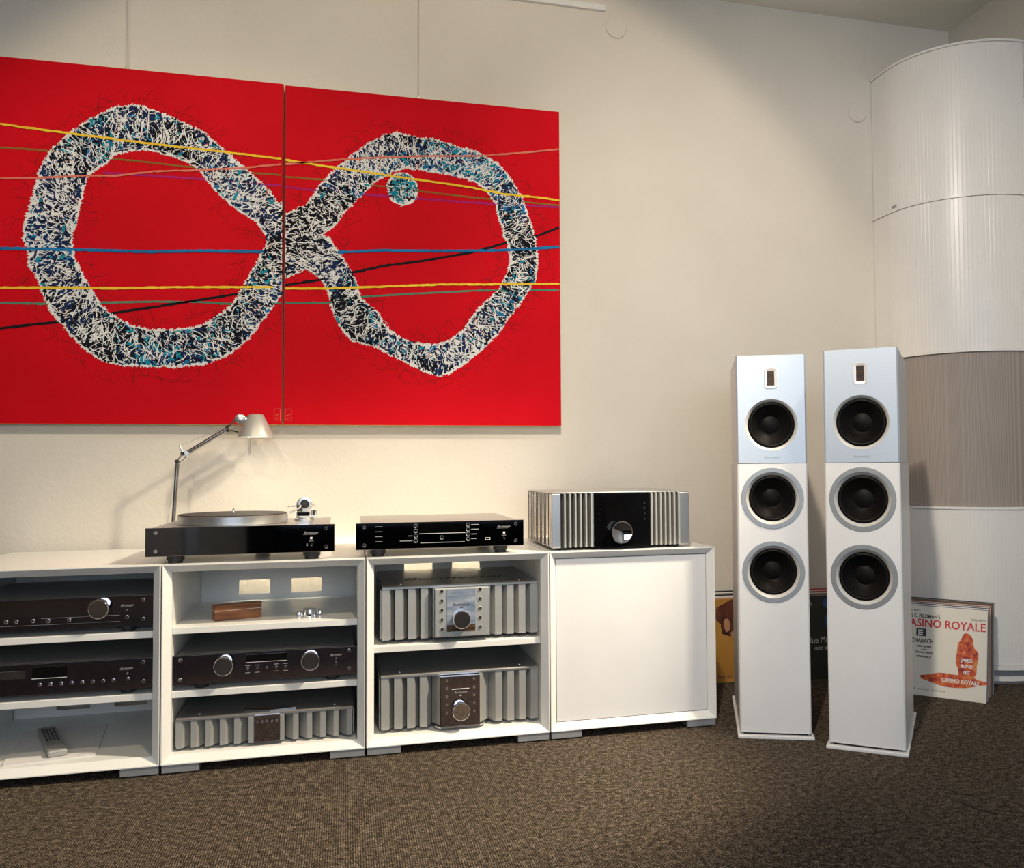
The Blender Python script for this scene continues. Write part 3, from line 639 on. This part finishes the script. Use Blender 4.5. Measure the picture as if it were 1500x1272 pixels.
# ------------------------------------------------------------------ record sleeves
def sleeve_mat(name, c0, c1=None, scale=6, rough=.4):
    return vary(mat(name, c0, rough), c0, c1 or c0, scale)
SL = dict(cream=sleeve_mat('sleeve_cream', (.72, .68, .60), (.74, .70, .62)), black=sleeve_mat('sleeve_black', (.012, .012, .012), (.02, .02, .02)),
          white=sleeve_mat('sleeve_white', (.66, .65, .62), (.70, .69, .66)), red=sleeve_mat('sleeve_red', (.45, .03, .03), (.55, .05, .05)),
          grey=sleeve_mat('sleeve_grey', (.18, .18, .19), (.24, .24, .25)), brown=sleeve_mat('sleeve_brown', (.12, .07, .04), (.18, .11, .07)),
          navy=sleeve_mat('sleeve_navy', (.02, .03, .08), (.04, .05, .12)), pink=sleeve_mat('sleeve_salmon', (.55, .33, .26), (.60, .38, .30)),
          ochre=sleeve_mat('sleeve_ochre', (.38, .18, .035), (.52, .28, .06), 4), green=sleeve_mat('sleeve_dark_green', (.010, .014, .008), (.016, .02, .012)))
LS = .313
def sleeve(base, rz, lean, label, key, group, th=.0035, dx=0.0, dz=0.0, h=LS):
    s = thing('record_sleeve', (base[0], base[1], base[2]), label, 'record', group, rz=rz, rx=-lean)
    MB().box(-LS / 2 + dx, LS / 2 + dx, 0, th, dz, h + dz).build('cardboard', SL[key], s, local=True, bev=.0006, seg=1)
    return s
def stack(front_mid, rz, lean, keys, labels, group, pitch, grow=.0012, dl=0.0):
    """keys[0] is the front sleeve; others behind it along the normal"""
    nx, ny = -math.sin(rz), math.cos(rz); out = []
    zoff = .0036 * math.sin(lean)
    for i, (k, l) in enumerate(zip(keys, labels)):
        j = random.uniform(-.004, .004) if i else 0
        out.append(sleeve((front_mid[0] + nx * pitch * i + j * math.cos(rz), front_mid[1] + ny * pitch * i + j * math.sin(rz), 0), rz, lean - dl * i, l, k, group, h=LS + grow * i + (random.uniform(-.001, .001) if i else 0)))
    return out
ordn = ['first', 'second', 'third', 'fourth', 'fifth', 'sixth', 'seventh', 'eighth', 'ninth', 'tenth', 'eleventh', 'twelfth', 'thirteenth', 'fourteenth']
cname = dict(cream='cream', black='black', white='white', red='red', grey='grey', brown='brown', navy='navy', pink='salmon pink', ochre='ochre', green='dark green')
# stack against the curved cabinet
RZ = math.radians(-47.9)
keys = ['cream', 'white', 'grey', 'white', 'navy', 'white', 'black', 'pink', 'black', 'brown', 'black', 'grey', 'black']
labs = ['cream record sleeve with red title lettering, frontmost beside the speaker'] + ['%s record sleeve, %s behind the cream one with red lettering' % (cname[k], ordn[i]) for i, k in enumerate(keys[1:])]
R_ = stack((2.501, .1006), RZ, math.radians(14), keys, labs, 'record sleeves leaning on the curved cabinet', .0125, .0008, math.radians(.35))
F = R_[0]; yy = -.0004
def put(name, s, size, m, x, z, align='LEFT', **k): return text(name, s, size, m, F, (x, yy, z), local=True, align=align, **k)
put('sleeve_lettering', 'STEREO', .009, INKB, -.100, .298); put('sleeve_title', 'CASINO ROYALE', .040, INKR, .1515, .253, 'RIGHT', bold=.0006, sx=.92)
put('sleeve_lettering', "CHARLES K. FELDMAN'S", .018, INKB, .0005, .2785, 'RIGHT', bold=.0004, sx=.8)
put('sleeve_lettering', 'COLGEMS', .011, INKB, .152, .279, 'RIGHT')
MB().box(-.080, -.046, yy, 0, .207, .234).build('sleeve_box', INKB, F, local=True)
for k in range(3): MB().box(-.075, -.057, yy - .0004, yy, .2265 - .0075 * k, .2295 - .0075 * k).build('sleeve_print', INKW, F, local=True)
put('sleeve_lettering', 'BACHARACH', .022, INKB, -.020, .190, 'RIGHT', sx=.72, bold=.0005)
for k, s_ in enumerate(('HERB ALPERT', '& the', 'TIJUANA BRASS')): put('sleeve_lettering', s_, .0085, INKB, -.052, .171 - .0105 * k, 'CENTER', bold=.0003)
put('sleeve_lettering', 'SPRINGFIELD', .0085, INKB, -.052, .135, 'CENTER', bold=.0003)
put('sleeve_lettering', 'COLOR     PANAVISION     TECHNICOLOR', .0065, INKB, -.100, .022)
# plain patch of warm colours where the cover picture is
ART = mat('cover_patch', (.6, .15, .04), .45)
def artm(m):
    tc = nd(m, 'ShaderNodeTexCoord'); n = nd(m, 'ShaderNodeTexNoise'); n.inputs['Scale'].default_value = 45; n.inputs['Detail'].default_value = 3; lk(m, tc.outputs['Object'], n.inputs['Vector'])
    r = nd(m, 'ShaderNodeValToRGB'); e = r.color_ramp.elements; e[0].position = .32; e[0].color = (.16, .012, .012, 1); e[1].position = .72; e[1].color = (.62, .33, .10, 1)
    for p_, c_ in ((.44, (.45, .04, .02)), (.56, (.60, .13, .03))):
        x = e.new(p_); x.color = (*c_, 1)
    lk(m, n.outputs['Fac'], r.inputs[0]); lk(m, r.outputs[0], bsdf(m).inputs['Base Color'])
artm(ART)
def blob(cx_, cz_, rx_, rz_, y_, m, nm, n=36, wob=.08, seed=0):
    pts = []
    for k in range(n):
        a = 2 * PI * k / n; f = 1 + wob * noise.noise((math.cos(a) * 1.7 + seed, math.sin(a) * 1.7, seed))
        pts.append((cx_ + rx_ * f * math.cos(a), cz_ + rz_ * f * math.sin(a)))
    return MB().prism(pts, y_, y_ + .0003, 'y').build(nm, m, F, local=True)
blob(.090, .145, .036, .088, -.0004, ART, 'cover_patch', wob=.3, seed=2)
blob(.045, .063, .108, .021, -.0005, ART, 'cover_patch', wob=.3, seed=5)
for k, s_ in enumerate(('JAMES', 'BOND', '007')): put('sleeve_lettering', s_, .016, INKW, .092, .137 - .021 * k, 'CENTER', bold=.0005, sx=.85).location.y = -.0009
put('sleeve_lettering', 'CASINO ROYALE', .019, INKW, .072, .062, 'CENTER', bold=.0005, sx=.85).location.y = -.0010

# two stacks against the wall behind the speakers
keys = ['ochre', 'pink', 'white', 'black', 'grey', 'cream', 'black']
labs = ['ochre record sleeve with a brown picture against the wall beside the closed cabinet'] + ['%s record sleeve, %s behind the ochre one' % (cname[k], ordn[i]) for i, k in enumerate(keys[1:])]
A = stack((1.972, .5060), math.radians(-1.5), math.radians(4.0), keys, labs, 'record sleeves against the wall near the closed cabinet', .0080, .0040)
F = A[0]
HAIR = vary(mat('brown_print', (.06, .015, .01), .4), (.02, .006, .004), (.16, .05, .03), 9, stretch=(3, 1, 1))
SKIN = vary(mat('tan_print', (.45, .22, .12), .4), (.40, .18, .09), (.50, .26, .15), 8)
PURP = vary(mat('violet_print', (.12, .015, .07), .5), (.11, .012, .06), (.13, .02, .08), 20)
blob(-.020, .250, .110, .062, -.0004, HAIR, 'cover_picture', wob=.2, seed=3)
blob(-.073, .205, .036, .034, -.0005, HAIR, 'cover_picture', wob=.2, seed=8)
blob(-.082, .214, .013, .026, -.0008, SKIN, 'cover_picture', wob=.2, seed=9)
blob(-.055, .178, .014, .014, -.0008, SKIN, 'cover_picture', wob=.2, seed=4)
text('sleeve_title', 'feels like home', .022, PURP, F, (-.128, -.0004, .022), local=True, shear=.25, align='LEFT', sx=.8)
keys = ['green', 'grey', 'brown', 'white', 'red', 'white', 'red']
labs = ['black record sleeve with white and blue print against the wall between the speakers'] + ['%s record sleeve, %s behind the black one between the speakers' % (cname[k], ordn[i]) for i, k in enumerate(keys[1:])]
Bk = stack((2.310, .4560), math.radians(-3), math.radians(9.5), keys, labs, 'record sleeves against the wall between the speakers', .0080, .0035)
F = Bk[0]
BLUE = vary(mat('blue_print', (.01, .09, .35), .4), (.008, .06, .26), (.012, .12, .42), 9)
blob(.000, .285, .022, .022, -.0004, BLUE, 'cover_picture', wob=.2, seed=1); blob(.000, .212, .022, .040, -.0004, BLUE, 'cover_picture', wob=.2, seed=6)
text('sleeve_title', 'Blue Mi', .034, INKW, F, (-.108, -.0004, .145), local=True, align='LEFT', sx=.85)
text('sleeve_lettering', 'nne sh', .024, INKW, F, (-.078, -.0004, .116), local=True, align='LEFT', shear=.4)
MB().prism([(-.081, .300), (-.079, .300), (-.070, .276), (-.072, .276)], -.0004, 0, 'y').build('cover_stroke', INKW, F, local=True)

# loose dark threads on the carpet
THR = vary(mat('dark_thread', (.012, .009, .008), .8), (.010, .008, .007), (.016, .012, .010), 30)
for pts, lab in (([(2.181, -.435), (2.166, -.465), (2.174, -.490), (2.211, -.498)], 'curled dark thread on the carpet nearest the record sleeves'),
                 ([(1.960, -.664), (1.962, -.692), (1.976, -.708), (1.995, -.7165)], 'short curved dark thread on the carpet in front of the speaker'),
                 ([(1.923, -.738), (1.935, -.774), (1.947, -.806), (1.962, -.836)], 'straight dark thread nearest the lower picture corner'),
                 ([(1.994, -.794), (2.008, -.797), (2.023, -.793)], 'tiny dark thread on the carpet between two longer threads'),
                 ([(2.282, -.531), (2.274, -.543), (2.288, -.550), (2.312, -.556)], 'dark thread on the carpet cut by the picture edge')):
    P = [Vector((x, y, .0011)) for x, y in pts]; Q = []
    for i in range(len(P) - 1):
        for k in range(4): Q.append(P[i].lerp(P[i + 1], k / 4))
    Q.append(P[-1])
    tag(MB().tube(Q, .0011, 6).build('carpet_thread', THR, smooth=True), lab, 'thread', 'loose threads on the carpet')

# ------------------------------------------------------------------ paintings
O1 = [(0.269, 1.717), (0.213, 1.794), (0.14, 1.855), (0.072, 1.915), (0.005, 1.968), (-0.085, 2.006), (-0.161, 2.031), (-0.209, 2.036), (-0.26, 2.022), (-0.329, 1.978), (-0.385, 1.933), (-0.44, 1.871), (-0.471, 1.813), (-0.488, 1.749), (-0.502, 1.679), (-0.519, 1.622), (-0.52, 1.565), (-0.506, 1.523), (-0.506, 1.486), (-0.478, 1.447), (-0.466, 1.401), (-0.437, 1.334), (-0.387, 1.273), (-0.343, 1.219), (-0.286, 1.182), (-0.229, 1.166), (-0.136, 1.166), (-0.061, 1.167), (0.028, 1.178), (0.1, 1.212), (0.161, 1.265), (0.198, 1.324), (0.235, 1.373), (0.27, 1.433)]
I1 = [(0.227, 1.615), (0.183, 1.671), (0.104, 1.72), (0.049, 1.775), (-0.001, 1.836), (-0.037, 1.859), (-0.084, 1.876), (-0.143, 1.89), (-0.201, 1.885), (-0.258, 1.866), (-0.293, 1.827), (-0.331, 1.797), (-0.348, 1.753), (-0.358, 1.696), (-0.375, 1.618), (-0.383, 1.573), (-0.376, 1.515), (-0.351, 1.462), (-0.323, 1.414), (-0.304, 1.377), (-0.269, 1.336), (-0.208, 1.299), (-0.138, 1.286), (-0.05, 1.291), (0.016, 1.307), (0.063, 1.341), (0.112, 1.382), (0.147, 1.449), (0.184, 1.521), (0.214, 1.584)]
O2 = [(0.278, 1.699), (0.35, 1.737), (0.389, 1.805), (0.437, 1.864), (0.504, 1.927), (0.56, 1.974), (0.614, 2.008), (0.657, 2.019), (0.727, 2.008), (0.785, 2.008), (0.871, 1.986), (0.951, 1.972), (1.024, 1.933), (1.069, 1.883), (1.107, 1.819), (1.135, 1.74), (1.158, 1.665), (1.165, 1.586), (1.157, 1.514), (1.113, 1.444), (1.067, 1.384), (1.021, 1.315), (0.956, 1.248), (0.891, 1.195), (0.84, 1.159), (0.803, 1.151), (0.755, 1.167), (0.712, 1.184), (0.643, 1.218), (0.574, 1.253), (0.505, 1.268), (0.465, 1.312), (0.438, 1.368), (0.424, 1.423), (0.403, 1.479), (0.371, 1.504), (0.337, 1.517), (0.304, 1.494), (0.279, 1.483)]
I2 = [(0.396, 1.635), (0.437, 1.666), (0.472, 1.719), (0.525, 1.778), (0.574, 1.833), (0.643, 1.88), (0.698, 1.897), (0.77, 1.89), (0.856, 1.882), (0.928, 1.867), (0.98, 1.833), (1.01, 1.79), (1.023, 1.74), (1.043, 1.673), (1.06, 1.631), (1.065, 1.578), (1.052, 1.53), (1.022, 1.47), (0.971, 1.423), (0.926, 1.372), (0.892, 1.318), (0.84, 1.277), (0.784, 1.261), (0.712, 1.266), (0.657, 1.289), (0.614, 1.324), (0.588, 1.374), (0.532, 1.413), (0.511, 1.484), (0.486, 1.531), (0.451, 1.587), (0.423, 1.627)]
LINES = {'yellowA1': [(-0.708, 1.939), (-0.593, 1.936), (-0.411, 1.924), (-0.296, 1.918), (-0.13, 1.909), (0.061, 1.902), (0.264, 1.893)], 'yellowA2': [(0.277, 1.89), (0.395, 1.88), (0.558, 1.868), (0.7, 1.857), (0.896, 1.844), (1.046, 1.825), (1.174, 1.822), (1.25, 1.817)], 'oliveA1': [(-0.707, 1.86), (-0.592, 1.861), (-0.456, 1.861), (-0.254, 1.851), (-0.003, 1.841), (0.264, 1.836)], 'oliveA2': [(0.278, 1.832), (0.441, 1.83), (0.581, 1.824), (0.748, 1.814), (0.92, 1.806), (1.25, 1.798)], 'salmon1': [(-0.705, 1.748), (-0.591, 1.759), (-0.474, 1.77), (-0.355, 1.786), (-0.254, 1.794), (-0.13, 1.819), (-0.003, 1.832), (0.149, 1.853), (0.264, 1.874)], 'salmon2': [(0.277, 1.875), (0.464, 1.907), (0.605, 1.926), (0.797, 1.947), (0.946, 1.959), (1.124, 1.987), (1.251, 2.01)], 'purple1': [(-0.294, 1.802), (-0.13, 1.803), (0.019, 1.803), (0.264, 1.8)], 'purple2': [(0.278, 1.796), (0.418, 1.79), (0.7, 1.788), (0.92, 1.786), (1.25, 1.791)], 'blue1': [(-0.702, 1.53), (-0.588, 1.534), (-0.392, 1.541), (-0.148, 1.547), (-0.001, 1.558), (0.21, 1.567)], 'blue2': [(0.453, 1.578), (0.605, 1.593), (0.748, 1.599), (0.944, 1.61), (1.096, 1.623), (1.248, 1.642)], 'yellowB1': [(-0.7, 1.402), (-0.586, 1.407), (-0.41, 1.415), (-0.25, 1.42), (-0.063, 1.432), (0.239, 1.446)], 'yellowB2': [(0.279, 1.443), (0.419, 1.449), (0.605, 1.464), (0.796, 1.48), (1.248, 1.503)], 'green1': [(-0.699, 1.354), (-0.585, 1.359), (-0.469, 1.361), (-0.29, 1.371), (-0.136, 1.381), (0.0, 1.385), (0.119, 1.382), (0.266, 1.393)], 'green2': [(0.279, 1.393), (0.419, 1.399), (0.535, 1.425), (0.7, 1.442), (0.944, 1.465), (1.247, 1.48)], 'black1': [(-0.698, 1.262), (-0.584, 1.278), (-0.429, 1.303), (-0.269, 1.336), (-0.063, 1.378), (0.108, 1.414), (0.266, 1.447)], 'black2': [(0.279, 1.455), (0.396, 1.479), (0.488, 1.505), (0.605, 1.537), (0.748, 1.564), (0.92, 1.603), (1.058, 1.649), (1.173, 1.681), (1.249, 1.716)]}
RED = vary(mat('red_paint', (.66, .002, .006), .7, 0, .1), (.54, .001, .007), (.64, .002, .011), 2.2, 5, bump=.08, bscale=160, bdist=.001)
def flat(name, c, c2=None): return vary(mat(name, c, .75, 0, .12), c, c2 or c, 12)
PC = dict(white=flat('paint_white', (.78, .77, .74), (.84, .83, .80)), dark=flat('paint_near_black', (.004, .004, .008), (.007, .008, .016)), navy=flat('paint_navy', (.008, .016, .06), (.012, .03, .11)), teal=flat('paint_teal', (.005, .19, .27), (.01, .30, .40)),
          blue=flat('paint_blue', (.01, .13, .33), (.015, .19, .44)), yellow=flat('paint_yellow', (.80, .50, .03), (.90, .62, .05)), olive=flat('paint_olive', (.22, .10, .02), (.28, .14, .03)),
          salmon=flat('paint_salmon', (.68, .16, .10), (.72, .22, .15)), purple=flat('paint_purple', (.38, .01, .12), (.42, .02, .18)), green=flat('paint_green', (.06, .19, .12), (.10, .26, .18)),
          black=flat('paint_black', (.008, .006, .010), (.012, .010, .014)), scratch=flat('paint_dark_red', (.14, .006, .006), (.20, .012, .010)), glow=flat('paint_orange_red', (.75, .03, .008), (.80, .05, .012)))
YP = .555; ZB, ZT = .974, 2.154
def inside(p, poly):
    x, y = p; c = False; n = len(poly); j = n - 1
    for i in range(n):
        xi, yi = poly[i]; xj, yj = poly[j]
        if (yi > y) != (yj > y) and x < (xj - xi) * (y - yi) / (yj - yi) + xi: c = not c
        j = i
    return c
def ribbon(mb, pts, w, y):
    n = len(pts); vs = []
    for i, p in enumerate(pts):
        a = pts[max(i - 1, 0)]; b = pts[min(i + 1, n - 1)]; dx, dz = b[0] - a[0], b[1] - a[1]; L = math.hypot(dx, dz) or 1e-6
        ww = w[i] if isinstance(w, list) else w
        vs += [(p[0] - dz / L * ww / 2, y, p[1] + dx / L * ww / 2), (p[0] + dz / L * ww / 2, y, p[1] - dx / L * ww / 2)]
    mb.add(vs, [(2 * i, 2 * i + 1, 2 * i + 3, 2 * i + 2) for i in range(n - 1)])
LIM = [-9, 9, None, None]
def stroke(mb, c, ang, ln, wd, y, curl, n=5, taper=True, keep=False):
    pts = []; x, z = c[0], c[1]; a = ang - curl / 2; st = ln / n
    x -= math.cos(ang) * ln / 2; z -= math.sin(ang) * ln / 2
    for k in range(n + 1):
        pts.append((x, z)); x += math.cos(a) * st; z += math.sin(a) * st; a += curl / n
    if keep and LIM[2]:
        for q in (pts[0], pts[-1]):
            if LIM[0] < q[0] < LIM[1] and (not inside(q, LIM[2]) or inside(q, LIM[3])): return
    pts = [(min(max(q[0], LIM[0]), LIM[1]), q[1]) for q in pts]
    w = [wd * (math.sin(PI * (k + .6) / (n + 1.2)) ** .6 if taper else 1) for k in range(n + 1)]
    ribbon(mb, pts, w, y)
def ragged(poly, amp, f=9):
    out = []
    for i in range(len(poly)):
        a, b = Vector(poly[i]), Vector(poly[(i + 1) % len(poly)])
        m = max(1, int((b - a).length / .008))
        for k in range(m):
            p = a.lerp(b, k / m); out.append((p.x + amp * noise.noise((p.x * f * 9, p.y * f * 9, 3)), p.y + amp * noise.noise((p.x * f * 9, p.y * f * 9, 7))))
    return out
def fill(mb, outer, inner, y):
    loops = [[Vector((x, z, 0)) for x, z in outer]] + ([[Vector((x, z, 0)) for x, z in inner]] if inner else [])
    tris = tessellate_polygon(loops); vs = [(v.x, y, v.y) for l in loops for v in l]
    mb.add(vs, [tuple(t_) for t_ in tris])
def canvas(x0, x1, label, outer, inner, lines, dot=None, seam='r'):
    root = thing('painting', ((x0 + x1) / 2, .575, ZB), label, 'painting', 'two-part red painting')
    mb = MB().box(x0, x1, YP, .594, ZB, ZT + (.003 if seam == 'r' else -.001))
    cv = mb.build('canvas', [RED, GOLD], root)
    for pl in cv.data.polygons: pl.material_index = 0 if pl.normal.y < -.5 else 1
    xs = [p[0] for p in outer]; zs = [p[1] for p in outer]; bx = (min(xs), max(xs), min(zs), max(zs))
    lo, hi = x0 + .004, x1 - .004
    LIM[:] = [lo, hi, outer, inner]
    ro, ri = ragged(outer, .006), ragged(inner, .006)
    clampx = lambda P: [(min(max(x, lo), hi), z) for x, z in P]
    ro = clampx(ro)
    base = MB(); fill(base, ro, ri, YP - .0003)
    if dot: fill(base, [(dot[0] + dot[2] * (1 + .12 * noise.noise((math.cos(a) * 2, math.sin(a) * 2, 1))) * math.cos(a), dot[1] + dot[3] * (1 + .12 * noise.noise((math.cos(a) * 2, math.sin(a) * 2, 5))) * math.sin(a)) for a in [2 * PI * k / 60 for k in range(60)]], None, YP - .0003)
    base.build('painted_ring', PC['white'], root, recalc=False)
    S = {k: MB() for k in ('white', 'dark', 'navy', 'teal', 'blue', 'salmon', 'scratch')}
    R = random.Random(int(x0 * 1000) + 11)
    yr = lambda: YP - R.uniform(.0005, .0026)
    def sample():
        while True:
            p = (R.uniform(bx[0], bx[1]), R.uniform(bx[2], bx[3]))
            if lo < p[0] < hi and inside(p, outer) and not inside(p, inner): return p
    def sampled():
        a = R.uniform(0, 2 * PI); r = math.sqrt(R.random()) * .86; return (dot[0] + dot[2] * r * math.cos(a), dot[1] + dot[3] * r * math.sin(a))
    def safe(p, l):     # keep strokes on their canvas
        return True
    cx_, cz_ = sum(xs) / len(xs), sum(zs) / len(zs)
    def adir(p):
        return math.atan2(p[1] - cz_, p[0] - cx_) + R.uniform(-.8, .8) if R.random() < .6 else R.uniform(0, PI)
    def one(p, kind):
        d = noise.noise((p[0] * 5, p[1] * 5, 2.0)); tl = noise.noise((p[0] * 4, p[1] * 4, 9.0)); low = max(0, (1.45 - p[1]) * .9)
        if kind == 'd':
            if R.random() > .86 + d * .9: return
            l = R.uniform(.010, .036); 
            if safe(p, l): stroke(S['dark' if R.random() < .55 + d else 'navy'], p, adir(p), l, R.uniform(.004, .0095), yr(), R.uniform(-1.6, 1.6), keep=True)
        elif kind == 'w':
            l = R.uniform(.02, .07)
            if safe(p, l): stroke(S['white'], p, adir(p), l, R.uniform(.0013, .0033), yr() - .0002, R.uniform(-2.2, 2.2), keep=True)
        elif kind == 't':
            if R.random() > .38 + tl * 1.6 + low * .9: return
            l = R.uniform(.012, .035)
            if safe(p, l): stroke(S['teal' if R.random() < .7 else 'blue'], p, R.uniform(0, PI), l, R.uniform(.004, .010), yr(), R.uniform(-1, 1), keep=True)
        else:
            if R.random() > .25: return
            l = R.uniform(.015, .04)
            if safe(p, l): stroke(S['salmon'], p, R.uniform(0, PI), l, R.uniform(.0016, .003), yr() - .0003, R.uniform(-1, 1))
    for k in range(6200): one(sample(), 'd')
    for k in range(3700): one(sample(), 'w')
    for k in range(2000): one(sample(), 't')
    for k in range(260): one(sample(), 's')
    if dot:
        for k in range(60): stroke(S['dark'], sampled(), R.uniform(0, PI), R.uniform(.01, .025), R.uniform(.003, .007), yr(), R.uniform(-1, 1))
        for k in range(110):
            q = sampled(); stroke(S['teal'], q, R.uniform(0, PI), R.uniform(.01, .028), R.uniform(.003, .008), yr(), R.uniform(-1, 1))
        for k in range(50): stroke(S['white'], sampled(), R.uniform(0, PI), R.uniform(.02, .04), R.uniform(.0015, .0035), yr() - .0002, R.uniform(-2, 2))
    # brushy rim and fine scratches outside it
    for poly, sg in ((ro, 1), (ri, -1)):
        n = len(poly)
        for i in range(n):
            a, b = poly[i], poly[(i + 1) % n]
            if math.hypot(b[0] - a[0], b[1] - a[1]) > .05: continue
            na = math.atan2(-(b[0] - a[0]), b[1] - a[1])
            for q in range(3):
                t_ = R.random(); p = (a[0] + (b[0] - a[0]) * t_, a[1] + (b[1] - a[1]) * t_)
                l = R.uniform(.004, .013)
                if safe(p, l): stroke(S['white'], p, na + R.uniform(-.9, .9), l, R.uniform(.0016, .004), yr(), R.uniform(-.6, .6), 4)
            if R.random() < .75:
                off = R.uniform(.004, .055); ang = na if (sg > 0) else na
                for s2 in (1, -1):
                    q = (a[0] + s2 * off * math.cos(na), a[1] + s2 * off * math.sin(na))
                    if not (inside(q, outer) and not inside(q, inner)):
                        l = R.uniform(.02, .07)
                        if safe(q, l): stroke(S['scratch'], q, R.uniform(0, PI), l, R.uniform(.0008, .0018), YP - R.uniform(.0002, .0006), R.uniform(-2.5, 2.5), 7)
    nm = dict(white='white_brush_strokes', dark='dark_brush_strokes', navy='navy_brush_strokes', teal='teal_brush_strokes', blue='blue_brush_strokes', salmon='salmon_brush_strokes', scratch='fine_scratches')
    for k, m in S.items():
        if m.v: tag(m.build(nm[k], PC[k], root, recalc=False), kind='stuff')
    for key, pts, w in lines:
        L = []
        pts = [(min(max(x, x0 + .0005), x1 - .0005), z) for x, z in pts]
        for i in range(len(pts) - 1):
            a, b = pts[i], pts[i + 1]; m = max(2, int(abs(b[0] - a[0]) / .006))
            for k in range(m):
                t_ = k / m; L.append((a[0] + (b[0] - a[0]) * t_, a[1] + (b[1] - a[1]) * t_ + .0016 * noise.noise((a[0] + (b[0] - a[0]) * t_ * 40, a[1] * 9, 4))))
        L.append(pts[-1])
        ww = [w * (1 + .45 * noise.noise((p[0] * 60, p[1] * 20, len(key)))) for p in L]
        m_ = MB(); ribbon(m_, L, ww, YP - (.0032 if key not in ('black', 'olive', 'purple', 'green') else .0012))
        m_.build('painted_line', PC[key], root, recalc=False)
    # signature marks at the foot of the seam
    sx = x1 - .026 if seam == 'r' else x0 + .004
    m_ = MB()
    for a, b in (((0, 0), (0, .042)), ((.020, 0), (.020, .042)), ((0, .042), (.020, .042)), ((.004, .012), (.016, .012)), ((.004, .02), (.016, .024)), ((.004, .008), (.016, .003))):
        ribbon(m_, [(sx + a[0], ZB + .012 + a[1]), (sx + b[0], ZB + .012 + b[1])], .0014, YP - .0006)
    m_.build('signature_mark', PC['salmon'], root, recalc=False)
    return root
LW = dict(yellowA=.0072, oliveA=.006, salmon=.006, purple=.007, blue=.0095, yellowB=.0072, green=.0065, black=.0085)
def pick(n): return [(k[:-1].rstrip('AB'), v, LW[k[:-1]]) for k, v in LINES.items() if k.endswith(n)]
canvas(-.722, .2705, 'red canvas with a thick black and white ring, cut by the picture edge', O1, I1, pick('1'), None, 'r')
canvas(.2762, 1.2520, 'red canvas with a thin black and white ring and small blue dot', O2, I2, pick('2'), (.676, 1.818, .055, .060), 'l')

# ------------------------------------------------------------------ behind the camera, seen only in the mirror fronts
NAVY = vary(mat('navy_cloth', (.012, .015, .03), .8), (.010, .012, .024), (.016, .02, .04), 20)
so = thing('sofa', (1.1, -4.1, 0), 'dark navy sofa mirrored in the front of the player', 'sofa')
MB().box(.02, 2.18, -4.52, -3.75, .10, .42).build('seat', NAVY, so, bev=.03)
MB().box(.02, 2.18, -4.75, -4.525, .10, .82).build('backrest', NAVY, so, bev=.04)
for x in (-.18, 2.185): MB().box(x, x + .195, -4.75, -3.73, .10, .60).build('armrest', NAVY, so, bev=.04)
for x in (-.1, 2.25):
    for y in (-4.65, -3.85): MB().box(x, x + .05, y, y + .05, 0, .0995).build('leg', BLACK, so)
sb = thing('sideboard', (-1.2, -3.9, 0), 'pale sideboard mirrored in the front of the turntable', 'sideboard')
MB().box(-1.8, -.55, -4.2, -3.7, .05, .50).build('body', PAINTW, sb, bev=.004)
for x in (-1.79, -1.17): MB().box(x, x + .60, -3.698, -3.68, .07, .48).build('door', DOORW, sb, bev=.002)
rc = thing('receiver', (-.95, -3.9, .50), 'silver receiver mirrored in the turntable front', 'receiver')
MB().box(-1.2, -.70, -4.15, -3.80, .512, .64).build('body', ALU, rc, bev=.003)
MB().box(-1.06, -.84, -3.7995, -3.798, .575, .625).build('display', GLASSB, rc)
for x in (-1.14, -.76): MB().lathe([(.025, 0), (.025, .02), (0, .02)], (x, -3.7999, .60), 'y', 24).build('knob', CHROME, rc, smooth=True)
for x in (-1.15, -.75):
    for y in (-4.1, -3.85): MB().lathe([(.02, 0), (.02, .0118), (0, .0118)], (x, y, .50), 'z', 16).build('foot', RUBBER, rc, smooth=True)
for x in (-1.75, -.65):
    for y in (-4.15, -3.8): MB().box(x, x + .05, y, y + .05, 0, .0495).build('leg', BLACK, sb)

# ------------------------------------------------------------------ fit device heights, turn lettering into meshes
for o in list(COL.objects):
    if o.parent is None and o.type == 'EMPTY' and o.name.split('.')[0] in ('preamplifier', 'disc_player', 'booklet', 'remote_control', 'wooden_box', 'record_weight', 'power_amplifier', 'integrated_amplifier', 'turntable', 'network_player', 'desk_lamp'):
        k = 1.0155 if o.name == 'desk_lamp' else KZ
        o.location.z = fz(o.location.z); o.scale = (1, 1, k)
bpy.context.view_layer.update()
dg = bpy.context.evaluated_depsgraph_get()
for o in FONTS:
    me = bpy.data.meshes.new_from_object(o.evaluated_get(dg)); c = o.data; nm = o.name
    n = bpy.data.objects.new(nm.split('.')[0], me); n.parent = o.parent; n.location = o.location; n.rotation_euler = o.rotation_euler; n.scale = o.scale
    bpy.data.objects.remove(o); bpy.data.curves.remove(c); COL.objects.link(n)
